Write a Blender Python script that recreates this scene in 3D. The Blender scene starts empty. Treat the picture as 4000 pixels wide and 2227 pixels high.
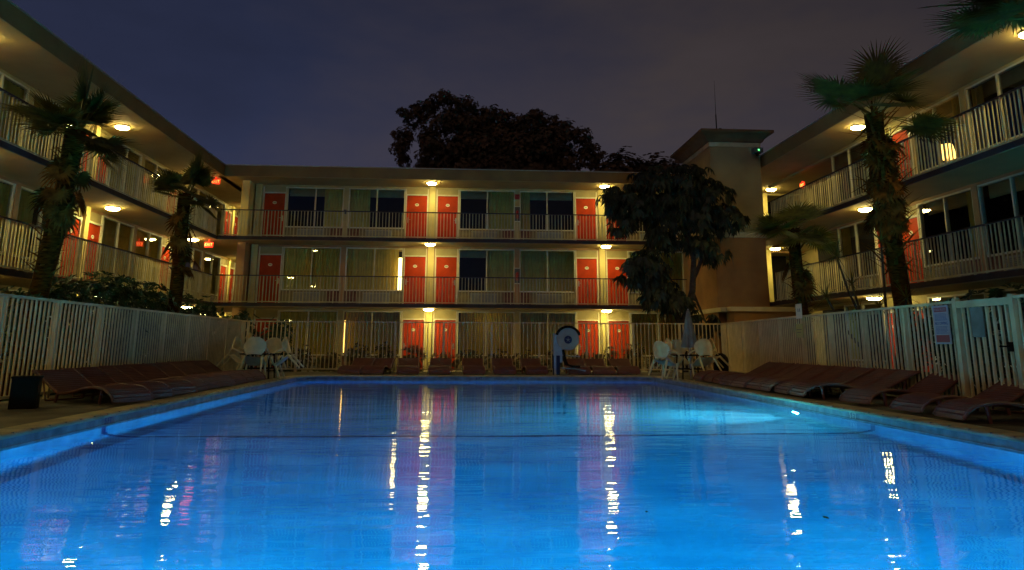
import bpy, math, random
import numpy as np
from mathutils import Matrix, Vector
R = math.radians
rnd = random.Random(7)
scn = bpy.context.scene
COL = scn.collection

# ------------------------------------------------------------------ camera
cam = bpy.data.cameras.new('camera'); cam_o = bpy.data.objects.new('camera', cam); COL.objects.link(cam_o)
cam.sensor_width = 36.0; cam.lens = 36.0 * 2889 / 4000; cam.shift_y = -386.5 / 4000
cam.clip_start = 0.05; cam.clip_end = 600
_f = 2889.; vy = np.array([-200., 615., _f]); yw = vy / np.linalg.norm(vy)
_r = .004; _t = -((-200) * vy[0] + 615 * 615 + _f * _f) / (vy[0] + _r * 615)
xw = np.array([-200 + _t, 615 + _r * _t, _f]); xw /= np.linalg.norm(xw)
zw = np.cross(yw, xw); zw = zw if zw[1] < 0 else -zw
RW = np.stack([xw, yw, zw], 1)          # world -> (right, down, forward)
m = Matrix.Identity(4)
for i in range(3):
    m[i][0] = RW[0, i]; m[i][1] = -RW[1, i]; m[i][2] = -RW[2, i]
cam_o.matrix_world = m
scn.camera = cam_o

# ------------------------------------------------------------------ world: night sky over a town
w = bpy.data.worlds.new('World'); scn.world = w; w.use_nodes = True
nt = w.node_tree; nt.nodes.clear()
out = nt.nodes.new('ShaderNodeOutputWorld'); bg = nt.nodes.new('ShaderNodeBackground')
sky = nt.nodes.new('ShaderNodeTexSky'); sky.sky_type = 'NISHITA'; sky.sun_disc = False
sky.sun_elevation = R(-7); sky.sun_rotation = R(-60)
tc = nt.nodes.new('ShaderNodeTexCoord'); sep = nt.nodes.new('ShaderNodeSeparateXYZ')
nt.links.new(tc.outputs['Generated'], sep.inputs[0])
noi = nt.nodes.new('ShaderNodeTexNoise'); noi.inputs['Scale'].default_value = 2.2; noi.inputs['Detail'].default_value = 5; noi.inputs['Roughness'].default_value = .55
mp = nt.nodes.new('ShaderNodeMapping'); mp.inputs['Scale'].default_value = (1, 1, 2.6)
nt.links.new(tc.outputs['Generated'], mp.inputs[0]); nt.links.new(mp.outputs[0], noi.inputs['Vector'])
def mth(op, a, b=None, c=None):
    n = nt.nodes.new('ShaderNodeMath'); n.operation = op
    for i, v in enumerate((a, b, c)):
        if v is None: continue
        if isinstance(v, (int, float)): n.inputs[i].default_value = v
        else: nt.links.new(v, n.inputs[i])
    return n.outputs[0]
fx = mth('ADD', mth('MULTIPLY_ADD', sep.outputs['X'], .9, .42), mth('MULTIPLY', mth('SUBTRACT', noi.outputs['Fac'], .5), 1.3))
rx = nt.nodes.new('ShaderNodeValToRGB'); nt.links.new(fx, rx.inputs[0])
rx.color_ramp.elements[0].color = (.024, .030, .066, 1); rx.color_ramp.elements[0].position = .15
rx.color_ramp.elements[1].color = (.046, .037, .040, 1); rx.color_ramp.elements[1].position = .8
fz = mth('MULTIPLY_ADD', sep.outputs['Z'], -1.55, 1.42)
fz = mth('MAXIMUM', mth('ADD', fz, mth('MULTIPLY', mth('SUBTRACT', noi.outputs['Fac'], .5), .95)), .25)
mul = nt.nodes.new('ShaderNodeVectorMath'); mul.operation = 'SCALE'
nt.links.new(rx.outputs[0], mul.inputs[0]); nt.links.new(fz, mul.inputs['Scale'])
add = nt.nodes.new('ShaderNodeVectorMath'); add.operation = 'MULTIPLY_ADD'
nt.links.new(sky.outputs[0], add.inputs[0]); add.inputs[1].default_value = (.03, .03, .03); nt.links.new(mul.outputs[0], add.inputs[2])
nt.links.new(add.outputs[0], bg.inputs[0]); bg.inputs[1].default_value = 1.0
nt.links.new(bg.outputs[0], out.inputs[0])
sun = bpy.data.lights.new('sun', 'SUN'); sun.energy = .14; sun.angle = R(30); sun.color = (1, .60, .30)  # no sun at night: added to stand for the town's orange glow
so = bpy.data.objects.new('sun', sun); so.rotation_euler = (R(62), 0, R(-25)); COL.objects.link(so)
scn.view_settings.view_transform = 'Standard'; scn.view_settings.look = 'None'
scn.view_settings.exposure = 0; scn.view_settings.gamma = 1
cy = scn.cycles; cy.max_bounces = 8; cy.transmission_bounces = 6; cy.transparent_max_bounces = 12
cy.use_denoising = True; cy.sample_clamp_indirect = 6; cy.use_light_tree = True

# ------------------------------------------------------------------ helpers
def tag(o, label=None, cat=None, group=None, kind=None):
    if label: o['label'] = label
    if cat: o['category'] = cat
    if group: o['group'] = group
    if kind: o['kind'] = kind
    return o
def empty(name, loc=(0, 0, 0), rz=0, rx_=0, ry=0):
    o = bpy.data.objects.new(name, None); o.location = loc; o.rotation_euler = (rx_, ry, rz); o.empty_display_size = .2
    COL.objects.link(o); return o
def children(o): return [c for c in bpy.data.objects if c.parent == o]
def copy_tree(o, parent=None):
    c = o.copy(); COL.objects.link(c); c.parent = parent
    for ch in KIDS.get(o.name, []): copy_tree(ch, c)
    return c
KIDS = {}
class MB:
    def __init__(s): s.v = []; s.f = []; s.mi = []; s.cur = 0
    def add(s, vs, fs):
        b = len(s.v); s.v.extend(vs); s.f.extend([tuple(i + b for i in f) for f in fs]); s.mi.extend([s.cur] * len(fs)); return s
    def box(s, x0, x1, y0, y1, z0, z1):
        return s.add([(x0, y0, z0), (x1, y0, z0), (x1, y1, z0), (x0, y1, z0), (x0, y0, z1), (x1, y0, z1), (x1, y1, z1), (x0, y1, z1)],
              [(0, 3, 2, 1), (4, 5, 6, 7), (0, 1, 5, 4), (1, 2, 6, 5), (2, 3, 7, 6), (3, 0, 4, 7)])
    def tube(s, pts, rad, n=8, cap=True):
        pts = [Vector(p) for p in pts]; rs = rad if isinstance(rad, (list, tuple)) else [rad] * len(pts)
        vs = []; fs = []; prev = None
        for i, p in enumerate(pts):
            d = (pts[min(i + 1, len(pts) - 1)] - pts[max(i - 1, 0)]).normalized()
            if prev is None: a = d.orthogonal().normalized()
            else: a = (prev - d * prev.dot(d)).normalized()
            prev = a; b = d.cross(a)
            for k in range(n):
                t = 2 * math.pi * k / n; q = p + (a * math.cos(t) + b * math.sin(t)) * rs[i]; vs.append(tuple(q))
        for i in range(len(pts) - 1):
            for k in range(n):
                k2 = (k + 1) % n; fs.append((i * n + k, i * n + k2, (i + 1) * n + k2, (i + 1) * n + k))
        if cap:
            fs.append(tuple(range(n))[::-1]); fs.append(tuple(range((len(pts) - 1) * n, len(pts) * n)))
        return s.add(vs, fs)
    def lathe(s, prof, n=24, c=(0, 0, 0)):
        vs = []; fs = []
        for r_, z in prof:
            for k in range(n):
                t = 2 * math.pi * k / n; vs.append((c[0] + r_ * math.cos(t), c[1] + r_ * math.sin(t), c[2] + z))
        for i in range(len(prof) - 1):
            for k in range(n):
                k2 = (k + 1) % n; fs.append((i * n + k, i * n + k2, (i + 1) * n + k2, (i + 1) * n + k))
        fs.append(tuple(range(n))[::-1]); fs.append(tuple(range((len(prof) - 1) * n, len(prof) * n)))
        return s.add(vs, fs)
    def strip(s, rows):
        n = len(rows[0]); vs = [tuple(p) for r_ in rows for p in r_]; fs = []
        for i in range(len(rows) - 1):
            for k in range(n - 1): fs.append((i * n + k, i * n + k + 1, (i + 1) * n + k + 1, (i + 1) * n + k))
        return s.add(vs, fs)
    def mesh(s, name, mats, smooth=False):
        me = bpy.data.meshes.new(name); me.from_pydata(s.v, [], s.f)
        for mt in (mats if isinstance(mats, (list, tuple)) else [mats]): me.materials.append(mt)
        if any(s.mi): me.polygons.foreach_set('material_index', s.mi)
        if smooth: me.polygons.foreach_set('use_smooth', [True] * len(me.polygons))
        me.update(); return me
def part(name, me, parent=None, loc=(0, 0, 0), rot=(0, 0, 0), label=None):
    o = bpy.data.objects.new(name, me); o.location = loc; o.rotation_euler = rot; COL.objects.link(o)
    if parent is not None: o.parent = parent; KIDS.setdefault(parent.name, []).append(o)
    if label: o['label'] = label
    return o
CACHE = {}
def cached(key, fn):
    if key not in CACHE: CACHE[key] = fn()
    return CACHE[key]
def solid(name, mb, mt, kind='structure', smooth=False):
    o = part(name, mb.mesh(name, mt, smooth)); o['kind'] = kind; return o
ORD = ['first', 'second', 'third', 'fourth', 'fifth', 'sixth', 'seventh', 'eighth', 'ninth', 'tenth', 'eleventh', 'twelfth', 'thirteenth', 'fourteenth', 'fifteenth', 'sixteenth']

# ------------------------------------------------------------------ materials
def mat(name, col, rough=.6, var=.15, scale=3., bump=0., bscale=20., col2=None, metal=0., spec=.5, emit=None, estr=0, translucent=0, stretch=None):
    mt = bpy.data.materials.new(name); mt.use_nodes = True; t = mt.node_tree; b = t.nodes['Principled BSDF']
    b.inputs['Roughness'].default_value = rough; b.inputs['Metallic'].default_value = metal
    b.inputs['Specular IOR Level'].default_value = spec
    tcn = t.nodes.new('ShaderNodeTexCoord'); vec = tcn.outputs['Object']
    if stretch:
        mpn = t.nodes.new('ShaderNodeMapping'); mpn.inputs['Scale'].default_value = stretch; t.links.new(vec, mpn.inputs[0]); vec = mpn.outputs[0]
    n = t.nodes.new('ShaderNodeTexNoise'); n.inputs['Scale'].default_value = scale; n.inputs['Detail'].default_value = 6
    t.links.new(vec, n.inputs['Vector'])
    rp = t.nodes.new('ShaderNodeValToRGB'); t.links.new(n.outputs['Fac'], rp.inputs[0])
    c2 = col2 or tuple(c * (1 - 2 * var) for c in col)
    c1 = col if col2 else tuple(min(1, c * (1 + var)) for c in col)
    rp.color_ramp.elements[0].position = .3; rp.color_ramp.elements[1].position = .7
    rp.color_ramp.elements[0].color = (*c2, 1); rp.color_ramp.elements[1].color = (*c1, 1)
    t.links.new(rp.outputs[0], b.inputs['Base Color'])
    if bump:
        n2 = t.nodes.new('ShaderNodeTexNoise'); n2.inputs['Scale'].default_value = bscale; n2.inputs['Detail'].default_value = 4
        t.links.new(vec, n2.inputs['Vector']); bp = t.nodes.new('ShaderNodeBump'); bp.inputs['Strength'].default_value = bump; bp.inputs['Distance'].default_value = .02
        t.links.new(n2.outputs['Fac'], bp.inputs['Height']); t.links.new(bp.outputs[0], b.inputs['Normal'])
    if emit:
        b.inputs['Emission Color'].default_value = (*emit, 1); b.inputs['Emission Strength'].default_value = estr
    if translucent:
        tr = t.nodes.new('ShaderNodeBsdfTranslucent'); t.links.new(rp.outputs[0], tr.inputs[0])
        mx = t.nodes.new('ShaderNodeMixShader'); mx.inputs[0].default_value = translucent
        t.links.new(b.outputs[0], mx.inputs[1]); t.links.new(tr.outputs[0], mx.inputs[2]); t.links.new(mx.outputs[0], t.nodes['Material Output'].inputs[0])
    return mt
LIGHT_COL = (1., .86, .42)
M = {}
M['cream'] = mat('cream_paint', (.52, .43, .18), .7, .08, 2, .25, 60)
M['ceiling'] = mat('soffit_paint', (.46, .36, .14), .8, .07, 1.2, .2, 80)
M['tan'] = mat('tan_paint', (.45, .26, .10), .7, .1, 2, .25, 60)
M['yellow'] = mat('yellow_paint', (.72, .60, .22), .65, .06, 2, .2, 60)
M['trim'] = mat('white_trim', (.76, .72, .48), .5, .05, 5)
M['door'] = mat('red_door', (.50, .045, .005), .6, .1, 3, .05, 40, spec=.15)
M['fascia'] = mat('brown_fascia', (.27, .155, .035), .8, .12, 1.5, .4, 40)
M['drip'] = mat('metal_drip_edge', (.5, .5, .42), .4, .1, 8, metal=.3)
M['edge'] = mat('dark_slab_edge', (.045, .03, .028), .7, .2, 3)
M['rail'] = mat('rail_paint', (.64, .58, .28), .5, .1, 4)
M['railtop'] = mat('dark_rail', (.03, .022, .02), .4, .1)
M['slab'] = mat('walkway_concrete', (.16, .14, .10), .85, .15, 2, .2, 50)
M['curtain'] = mat('curtain_fabric', (.86, .67, .14), .9, .08, 3, translucent=.1)
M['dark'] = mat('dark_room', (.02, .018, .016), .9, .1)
M['ac'] = mat('ac_plastic', (.40, .40, .32), .5, .1, 6)
M['acdark'] = mat('ac_louvre', (.12, .12, .1), .5, .1, 6)
M['acgrille'] = mat('ac_grille', (.26, .26, .19), .6, .1, 6)
M['brick'] = mat('brown_panel', (.20, .09, .05), .8, .25, 8, .4, 30)
M['plate'] = mat('plate_white', (.85, .8, .6), .4, .02)
M['inkg'] = mat('green_ink', (.18, .3, .15), .5, .02)
M['steel'] = mat('lever_steel', (.6, .55, .42), .3, .05, metal=.8)
M['roof'] = mat('roof_gravel', (.12, .11, .1), .9, .3, 20, .5, 60)
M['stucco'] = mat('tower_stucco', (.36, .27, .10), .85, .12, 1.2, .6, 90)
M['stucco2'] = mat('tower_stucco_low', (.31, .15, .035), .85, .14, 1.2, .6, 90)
M['cornice'] = mat('cornice_paint', (.55, .45, .22), .7, .12, 2, .2, 50)
M['cap'] = mat('tower_cap', (.19, .11, .035), .8, .15, 2, .3, 40)
M['fence'] = mat('fence_paint', (.66, .53, .25), .6, .12, 3, .05, 30)
M['deck'] = mat('deck_concrete', (.15, .125, .075), .85, .3, 1.6, .5, 40)
M['coping'] = mat('coping_stone', (.46, .38, .2), .75, .2, 2.5, .35, 60)
M['tile'] = mat('waterline_tile', (.20, .26, .24), .3, .25, 6, .1, 40)
M['tilelip'] = mat('tile_lip', (.34, .46, .42), .25, .1, 6)  # paler than the tile: the rim's highlight is put into the colour
M['bandblue'] = mat('blue_tile', (.01, .03, .16), .3, .1, 10)
M['ground'] = mat('lawn_soil', (.035, .04, .018), .95, .4, 3, .8, 30)
M['walk'] = mat('path_concrete', (.25, .22, .16), .9, .2, 3, .3, 30)
M['lounger'] = mat('brown_resin', (.17, .055, .030), .5, .12, 6, .05, 40)
M['monobloc'] = mat('white_plastic', (.74, .57, .22), .4, .08, 6)
M['black'] = mat('black_plastic', (.014, .009, .002), .7, .2, spec=.12)
M['canvas'] = mat('grey_canvas', (.24, .22, .15), .85, .15, 4, .3, 40)
M['navy'] = mat('navy_panel', (.006, .01, .05), .4, .1)
M['greypaint'] = mat('lift_powdercoat', (.34, .34, .26), .4, .08, 5)
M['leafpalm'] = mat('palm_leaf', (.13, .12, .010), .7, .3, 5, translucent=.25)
M['leafpalm_lit'] = mat('palm_leaf_lit', (.21, .22, .016), .7, .3, 5, translucent=.3)  # brighter copy of the palm leaf, lamp light put into the colour
M['deadleaf'] = mat('dead_palm_leaf', (.18, .075, .010), .9, .35, 6, .3, 30, spec=.08)
M['bark'] = mat('palm_bark', (.09, .032, .003), .95, .4, 8, .8, 20, spec=.05, stretch=(1, 1, 4))
M['bark2'] = mat('tree_bark', (.05, .034, .02), .95, .3, 8, .6, 20)
M['leafdark'] = mat('umbrella_tree_leaf', (.026, .036, .010), .55, .35, 3, translucent=.15)
M['leafoak'] = mat('oak_leaf', (.17, .095, .045), .7, .4, 1.2, col2=(.035, .033, .016), translucent=.15)
M['leafhedge'] = mat('hedge_leaf', (.032, .07, .02), .4, .4, 4, translucent=.15)
M['leafcroton'] = mat('croton_leaf', (.13, .14, .03), .45, .3, 5, col2=(.09, .035, .02), translucent=.15)
M['signwhite'] = mat('sign_board', (.36, .34, .34), .4, .05, 4)
M['signred'] = mat('sign_red', (.28, .03, .035), .4, .05, 4)
M['signblue'] = mat('sign_blue_ink', (.05, .08, .22), .5, .02)
M['signyellow'] = mat('sign_yellow', (.33, .36, .12), .4, .05, 4)
M['redbox'] = mat('fire_red', (.35, .02, .015), .35, .05)
M['sillp'] = mat('sill_panel_paint', (.32, .26, .12), .7, .15, 3)
M['discp'] = mat('lift_disc', (.34, .29, .18), .6, .1, 4)
M['glow'] = mat('lamp_lens', (.9, .85, .7), .4, .01, emit=(1., .80, .27), estr=92)
M['exitglow'] = mat('exit_face', (.5, .02, .01), .4, .01, emit=(1., .025, .008), estr=2.6)
M['exitink'] = mat('exit_letters', (.9, .5, .2), .4, .01, emit=(1., .30, .05), estr=5)
M['lampshade'] = mat('table_lampshade', (.8, .6, .3), .7, .01, emit=(1., .55, .12), estr=4.5)
M['roomglow'] = mat('room_light_glow', (.9, .8, .5), .6, .01, emit=(1., .78, .30), estr=8)
M['led'] = mat('green_led', (.1, .9, .1), .4, .01, emit=(.1, 1., .15), estr=8)
M['poolglow'] = mat('pool_lamp_lens', (.9, .9, .9), .4, .01, emit=(.12, .74, 1.), estr=6000)
M['poolglow2'] = mat('pool_lamp_lens_near', (.9, .9, .9), .4, .01, emit=(.010, .66, 1.), estr=11500)
def glass_pane():
    mt = bpy.data.materials.new('window_glass'); mt.use_nodes = True; t = mt.node_tree; t.nodes.clear()
    o = t.nodes.new('ShaderNodeOutputMaterial'); g = t.nodes.new('ShaderNodeBsdfGlossy'); g.inputs['Roughness'].default_value = .01
    tr = t.nodes.new('ShaderNodeBsdfTransparent'); tr.inputs[0].default_value = (.85, .88, .85, 1)
    fr = t.nodes.new('ShaderNodeFresnel'); fr.inputs[0].default_value = 1.5
    a = t.nodes.new('ShaderNodeMath'); a.operation = 'MULTIPLY_ADD'; a.inputs[1].default_value = 1.3; a.inputs[2].default_value = .01; a.use_clamp = True
    mx = t.nodes.new('ShaderNodeMixShader'); t.links.new(fr.outputs[0], a.inputs[0]); t.links.new(a.outputs[0], mx.inputs[0])
    t.links.new(tr.outputs[0], mx.inputs[1]); t.links.new(g.outputs[0], mx.inputs[2]); t.links.new(mx.outputs[0], o.inputs[0])
    return mt
M['glass'] = glass_pane()
def water_mat():
    mt = bpy.data.materials.new('pool_water'); mt.use_nodes = True; t = mt.node_tree; t.nodes.clear()
    o = t.nodes.new('ShaderNodeOutputMaterial'); g = t.nodes.new('ShaderNodeBsdfGlass'); g.inputs['IOR'].default_value = 1.333; g.inputs['Roughness'].default_value = 0.0
    va = t.nodes.new('ShaderNodeVolumeAbsorption'); va.inputs['Color'].default_value = (.0, .84, .985, 1); va.inputs['Density'].default_value = .5
    tcn = t.nodes.new('ShaderNodeTexCoord')
    hs = None
    for sc, st, rot, k in ((1.0, (.45, 1.2, 1), .12, .8), (3.2, (.4, 1.6, 1), -.15, .36), (9., (.4, 1.5, 1), .1, .11)):
        mpn = t.nodes.new('ShaderNodeMapping'); mpn.inputs['Scale'].default_value = st; mpn.inputs['Rotation'].default_value = (0, 0, rot)
        t.links.new(tcn.outputs['Object'], mpn.inputs[0])
        n = t.nodes.new('ShaderNodeTexNoise'); n.inputs['Scale'].default_value = sc; n.inputs['Detail'].default_value = 1.5
        t.links.new(mpn.outputs[0], n.inputs['Vector'])
        mm = t.nodes.new('ShaderNodeMath'); mm.operation = 'MULTIPLY_ADD'; mm.inputs[1].default_value = k
        t.links.new(n.outputs['Fac'], mm.inputs[0])
        if hs: t.links.new(hs, mm.inputs[2])
        else: mm.inputs[2].default_value = 0
        hs = mm.outputs[0]
    bp = t.nodes.new('ShaderNodeBump'); bp.inputs['Strength'].default_value = 1.0; bp.inputs['Distance'].default_value = .013
    t.links.new(hs, bp.inputs['Height']); t.links.new(bp.outputs[0], g.inputs['Normal'])
    t.links.new(g.outputs[0], o.inputs['Surface']); t.links.new(va.outputs[0], o.inputs['Volume'])
    return mt
M['water'] = water_mat()
M['plaster'] = mat('pool_plaster', (.60, .72, .74), .8, .1, .9, .15, 12, col2=(.27, .42, .50), stretch=(1, 1.6, 1))

# ------------------------------------------------------------------ ground, deck, pool
ZD = -.88; ZW = -1.03; ZG = -1.09
PX0, PX1, PY0, PY1 = -4.42, 5.50, -.6, 21.5
def rrect(x0, x1, y0, y1, r_, n=8):
    pts = []
    for cx, cy_, a0 in ((x1 - r_, y0 + r_, -90), (x1 - r_, y1 - r_, 0), (x0 + r_, y1 - r_, 90), (x0 + r_, y0 + r_, 180)):
        for k in range(n + 1):
            a = R(a0 + 90 * k / n); pts.append((cx + r_ * math.cos(a), cy_ + r_ * math.sin(a)))
    return pts
def ring(mb, inner, outer, z0, z1=None):
    n = len(inner); z1 = z0 if z1 is None else z1
    mb.add([(x, y, z0) for x, y in inner] + [(x, y, z1) for x, y in outer], [(k, (k + 1) % n, n + (k + 1) % n, n + k) for k in range(n)])
pool = rrect(PX0, PX1, PY0, PY1, .75)
FX0, FX1, FY1 = -6.95, 8.75, 24.55
# lawn sheet with a hole for the pool deck
mb = MB(); S = 300
for x0, x1, y0, y1 in ((-S, FX0, -S, S), (FX1, S, -S, S), (FX0, FX1, FY1, S), (FX0, FX1, -S, -9)):
    mb.add([(x0, y0, ZG), (x1, y0, ZG), (x1, y1, ZG), (x0, y1, ZG)], [(0, 1, 2, 3)])
solid('ground', mb, M['ground'])
mb = MB(); c1 = rrect(PX0 - .32, PX1 + .32, PY0 - .32, PY1 + .32, .95)
# deck as ring out to rectangle
def torect(p):
    cx, cy_ = (FX0 + FX1) / 2, (FY1 - 9) / 2; hx, hy = (FX1 - FX0) / 2, (FY1 + 9) / 2
    dx, dy = p[0] - cx, p[1] - cy_; k = min(hx / abs(dx) if dx else 1e9, hy / abs(dy) if dy else 1e9); return (cx + dx * k, cy_ + dy * k)
def rectring(inner):
    # outer corners kept exactly at the rectangle corners
    o = []; n = len(inner) // 4
    cs = [(FX1, -9), (FX1, FY1), (FX0, FY1), (FX0, -9)]
    for q in range(4):
        for k in range(n): o.append(cs[q])
    return o
ring(mb, c1, rectring(c1), ZD - .012); n0 = len(mb.v)
mb.add([(FX0, -9, ZD - .012), (FX1, -9, ZD - .012), (FX1, FY1, ZD - .012), (FX0, FY1, ZD - .012), (FX0, -9, ZG - .1), (FX1, -9, ZG - .1), (FX1, FY1, ZG - .1), (FX0, FY1, ZG - .1)],
       [(0, 4, 5, 1), (1, 5, 6, 2), (2, 6, 7, 3), (3, 7, 4, 0)])
solid('pool_deck', mb, M['deck'])
# coping: stone top with rounded nose, then the tiled waterline face and its lip, paler to carry the rim highlight
mb = MB(); off = lambda d, r_: rrect(PX0 - d, PX1 + d, PY0 - d, PY1 + d, r_)
prof = [(.32, ZD - .02), (.32, ZD), (.02, ZD), (-.012, ZD - .012), (-.02, ZD - .03), (-.012, ZD - .045), (.0, ZD - .05)]
for (d0, z0), (d1, z1) in zip(prof[:-1], prof[1:]): ring(mb, off(d1, .75 + d1), off(d0, .75 + d0), z1, z0)
solid('pool_coping', mb, M['coping'])
mb = MB(); prof = [(.0, ZD - .05), (.004, ZD - .125), (-.012, ZD - .128), (-.012, ZD - .138), (.0, ZD - .142), (0, ZW - .06)]
for i, ((d0, z0), (d1, z1)) in enumerate(zip(prof[:-1], prof[1:])):
    mb.cur = 1 if i in (1, 2, 3) else 0
    ring(mb, off(d1, .75 + d1), off(d0, .75 + d0), z1, z0)
solid('pool_waterline_tile', mb, [M['tile'], M['tilelip']])
mb = MB()
for k in range(60):
    y = PY0 + .9 + k * .335
    if y < PY1 - .8:
        mb.box(PX0 - .32, PX0 + .012, y, y + .007, ZD - .03, ZD + .0015); mb.box(PX1 - .012, PX1 + .32, y, y + .007, ZD - .03, ZD + .0015)
for k in range(26):
    x = PX0 + .9 + k * .335
    if x < PX1 - .8: mb.box(x, x + .007, PY1 - .012, PY1 + .32, ZD - .03, ZD + .0015)
solid('pool_coping_joints', mb, M['acdark'])
# basin: walls curving into a floor that slopes from 3 ft at the far end
def depth(y): 
    return 1.02 if y > 9.9 else 1.02 + (9.9 - y) * .05
mb = MB(); RC = .42; rows = []
ringsN = [(0, 0)] + [(RC * (1 - math.cos(R(a))), RC * math.sin(R(a))) for a in (0, 15, 30, 45, 60, 75, 90)]
prev = None
for j, (d, s) in enumerate(ringsN):
    pp = off(-d, max(.75 - d, .34)); vs = []
    for x, y in pp:
        D = depth(y); z = ZW - .06 if j == 0 else ZW - (D - RC) - s
        vs.append((x, y, z))
    if prev:
        n = len(vs); mb.add(prev + vs, [(k, (k + 1) % n, n + (k + 1) % n, n + k) for k in range(n)])
    prev = vs
# floor grid
ys = sorted(set([PY0 + RC, 9.9, PY1 - RC] + [1., 4., 7., 12., 15., 18.]))
fx0, fx1 = PX0 + RC, PX1 - RC
n = len(prev)
# floor as strips between left and right boundary points (poly fan by y)
fl = sorted(prev, key=lambda p: p[1])
left = sorted([p for p in prev if p[0] < 0], key=lambda p: p[1]); right = sorted([p for p in prev if p[0] > 0], key=lambda p: p[1])
L2 = []; R2 = []
for (a, b) in ((left, L2), (right, R2)):
    for i in range(len(a) - 1):
        b.append(a[i])
        if a[i + 1][1] - a[i][1] > 5:
            for yy in ys:
                if a[i][1] < yy < a[i + 1][1]: b.append((a[i][0], yy, ZW - depth(yy)))
    b.append(a[-1])
mb.strip(list(zip(L2, R2)))
bas = solid('pool_basin', mb, M['plaster'])
# dark blue tile stripe over the floor where the slope starts, running up both walls
mb = MB(); Yb = 9.55; pts = []
D = depth(9.9)
cs = [(PX0 + .004, ZW - .03), (PX0 + .004, ZW - (D - RC))]
for a in (15, 30, 45, 60, 75, 90): cs.append((PX0 + RC * (1 - math.cos(R(a))) + .004, ZW - (D - RC) - RC * math.sin(R(a)) + .004))
for a in (90, 75, 60, 45, 30, 15, 0): cs.append((PX1 - RC * (1 - math.cos(R(a))) - .004, ZW - (D - RC) - RC * math.sin(R(a)) + .004))
cs.append((PX1 - .004, ZW - .03))
mb.strip([[(x, 9.9 + .0, z), (x, 9.9 + .11, z)] for x, z in cs])
solid('pool_floor_stripe', mb, M['bandblue'])
# water body: a closed box-like volume whose sides sit inside the shell
mb = MB(); po = off(.01, .76); n = len(po)
mb.add([(x, y, ZW) for x, y in po] + [(x, y, ZW - 3) for x, y in po],
       [tuple(range(n))] + [tuple(range(n, 2 * n))[::-1]] + [(k, n + k, n + (k + 1) % n, (k + 1) % n) for k in range(n)])
wt = solid('pool_water', mb, M['water'])

for x, y, L, rz, lab in ((2.23, 4.67, .026, .4, 'dark leaf floating on the water right of centre'), (1.18, 4.88, .016, 1.9, 'tiny dark leaf floating near the middle of the pool')):
    b = MB(); b.add([(0, -L, .002), (L * .35, -L * .2, .006), (L * .2, L * .6, .004), (0, L, .008), (-L * .3, L * .4, .003), (-L * .38, -L * .3, .005), (0, -L, -.001), (L * .35, -L * .2, .001), (L * .2, L * .6, .0), (0, L, .003), (-L * .3, L * .4, -.001), (-L * .38, -L * .3, 0)], [(0, 1, 2, 3, 4, 5), (6, 7, 8, 9, 10, 11)])
    o = part('floating_leaf', b.mesh('floating_leaf', M['deadleaf']), None, (x, y, ZW + .004), (0, 0, rz)); tag(o, lab, 'leaf', 'leaves floating on the pool')
# underwater lamps
def pool_lamp(loc, rz, label, tilt=0, gm='poolglow'):
    t = empty('pool_light', loc, rz); tag(t, label, 'pool light', 'underwater pool lights')
    b = MB(); b.lathe([(.0, -.005), (.125, .0), (.125, .02), (.0, .035)][1:], 24)
    l = part('lens', b.mesh('pool_lens', M[gm], True), t, (0, 0, 0), (R(90 - tilt), 0, 0))
    b = MB(); b.lathe([(.128, -.01), (.165, -.01), (.165, .012), (.128, .022)], 24)
    part('ring', b.mesh('pool_lamp_ring', M['steel'], True), t, (0, 0, 0), (R(90 - tilt), 0, 0))
    return t
rpl = pool_lamp((PX1 - .03, 12.2, ZW - .52), R(-90), 'bright round underwater light on the right pool wall', tilt=-8)
sp = bpy.data.lights.new('pool_lamp_beam', 'SPOT'); sp.energy = 1050; sp.color = (.26, .82, 1.); sp.spot_size = R(95); sp.spot_blend = 1.; sp.shadow_soft_size = .1
spo = bpy.data.objects.new('beam', sp); COL.objects.link(spo); spo.parent = rpl; spo.location = (0, -.09, 0)      # the lamp's own forward beam, tipped to the floor
spo.rotation_euler = (R(-90 + 24), 0, 0)
pool_lamp((-1.2, PY0 + .11, ZW - .6), R(180), 'underwater light low on the near pool wall, left one', tilt=-38, gm='poolglow2')
pool_lamp((2.6, PY0 + .11, ZW - .6), R(180), 'underwater light low on the near pool wall, right one', tilt=-38, gm='poolglow2')

def text_mesh(s, size, mt, ext=.001):
    cu = bpy.data.curves.new('lettering', 'FONT'); cu.body = s; cu.size = size; cu.extrude = ext; cu.align_x = 'CENTER'; cu.align_y = 'CENTER'
    o = bpy.data.objects.new('lettering', cu); COL.objects.link(o)
    me = bpy.data.meshes.new_from_object(o); COL.objects.unlink(o); bpy.data.objects.remove(o)
    me.materials.append(mt); return me
for s, loc, rz, mt, lab in (('3 FT', (.53, PY1 - .004, ZD - .088), 0, M['bandblue'], 'dark 3 FT depth marking on the far pool edge'),
                        ('5 FT', (PX0 + .006, 10.05, ZD - .09), R(90), M['bandblue'], 'dark depth marking on the left pool edge'),
                        ('5 FT', (PX1 - .006, 10.45, ZD - .09), R(-90), M['trim'], 'pale depth marking on the right pool edge')):
    o = part('depth_marker', text_mesh(s, .105, mt), None, loc, (R(90), 0, rz)); tag(o, lab, 'depth marking', 'depth markings on the pool edge')

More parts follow.
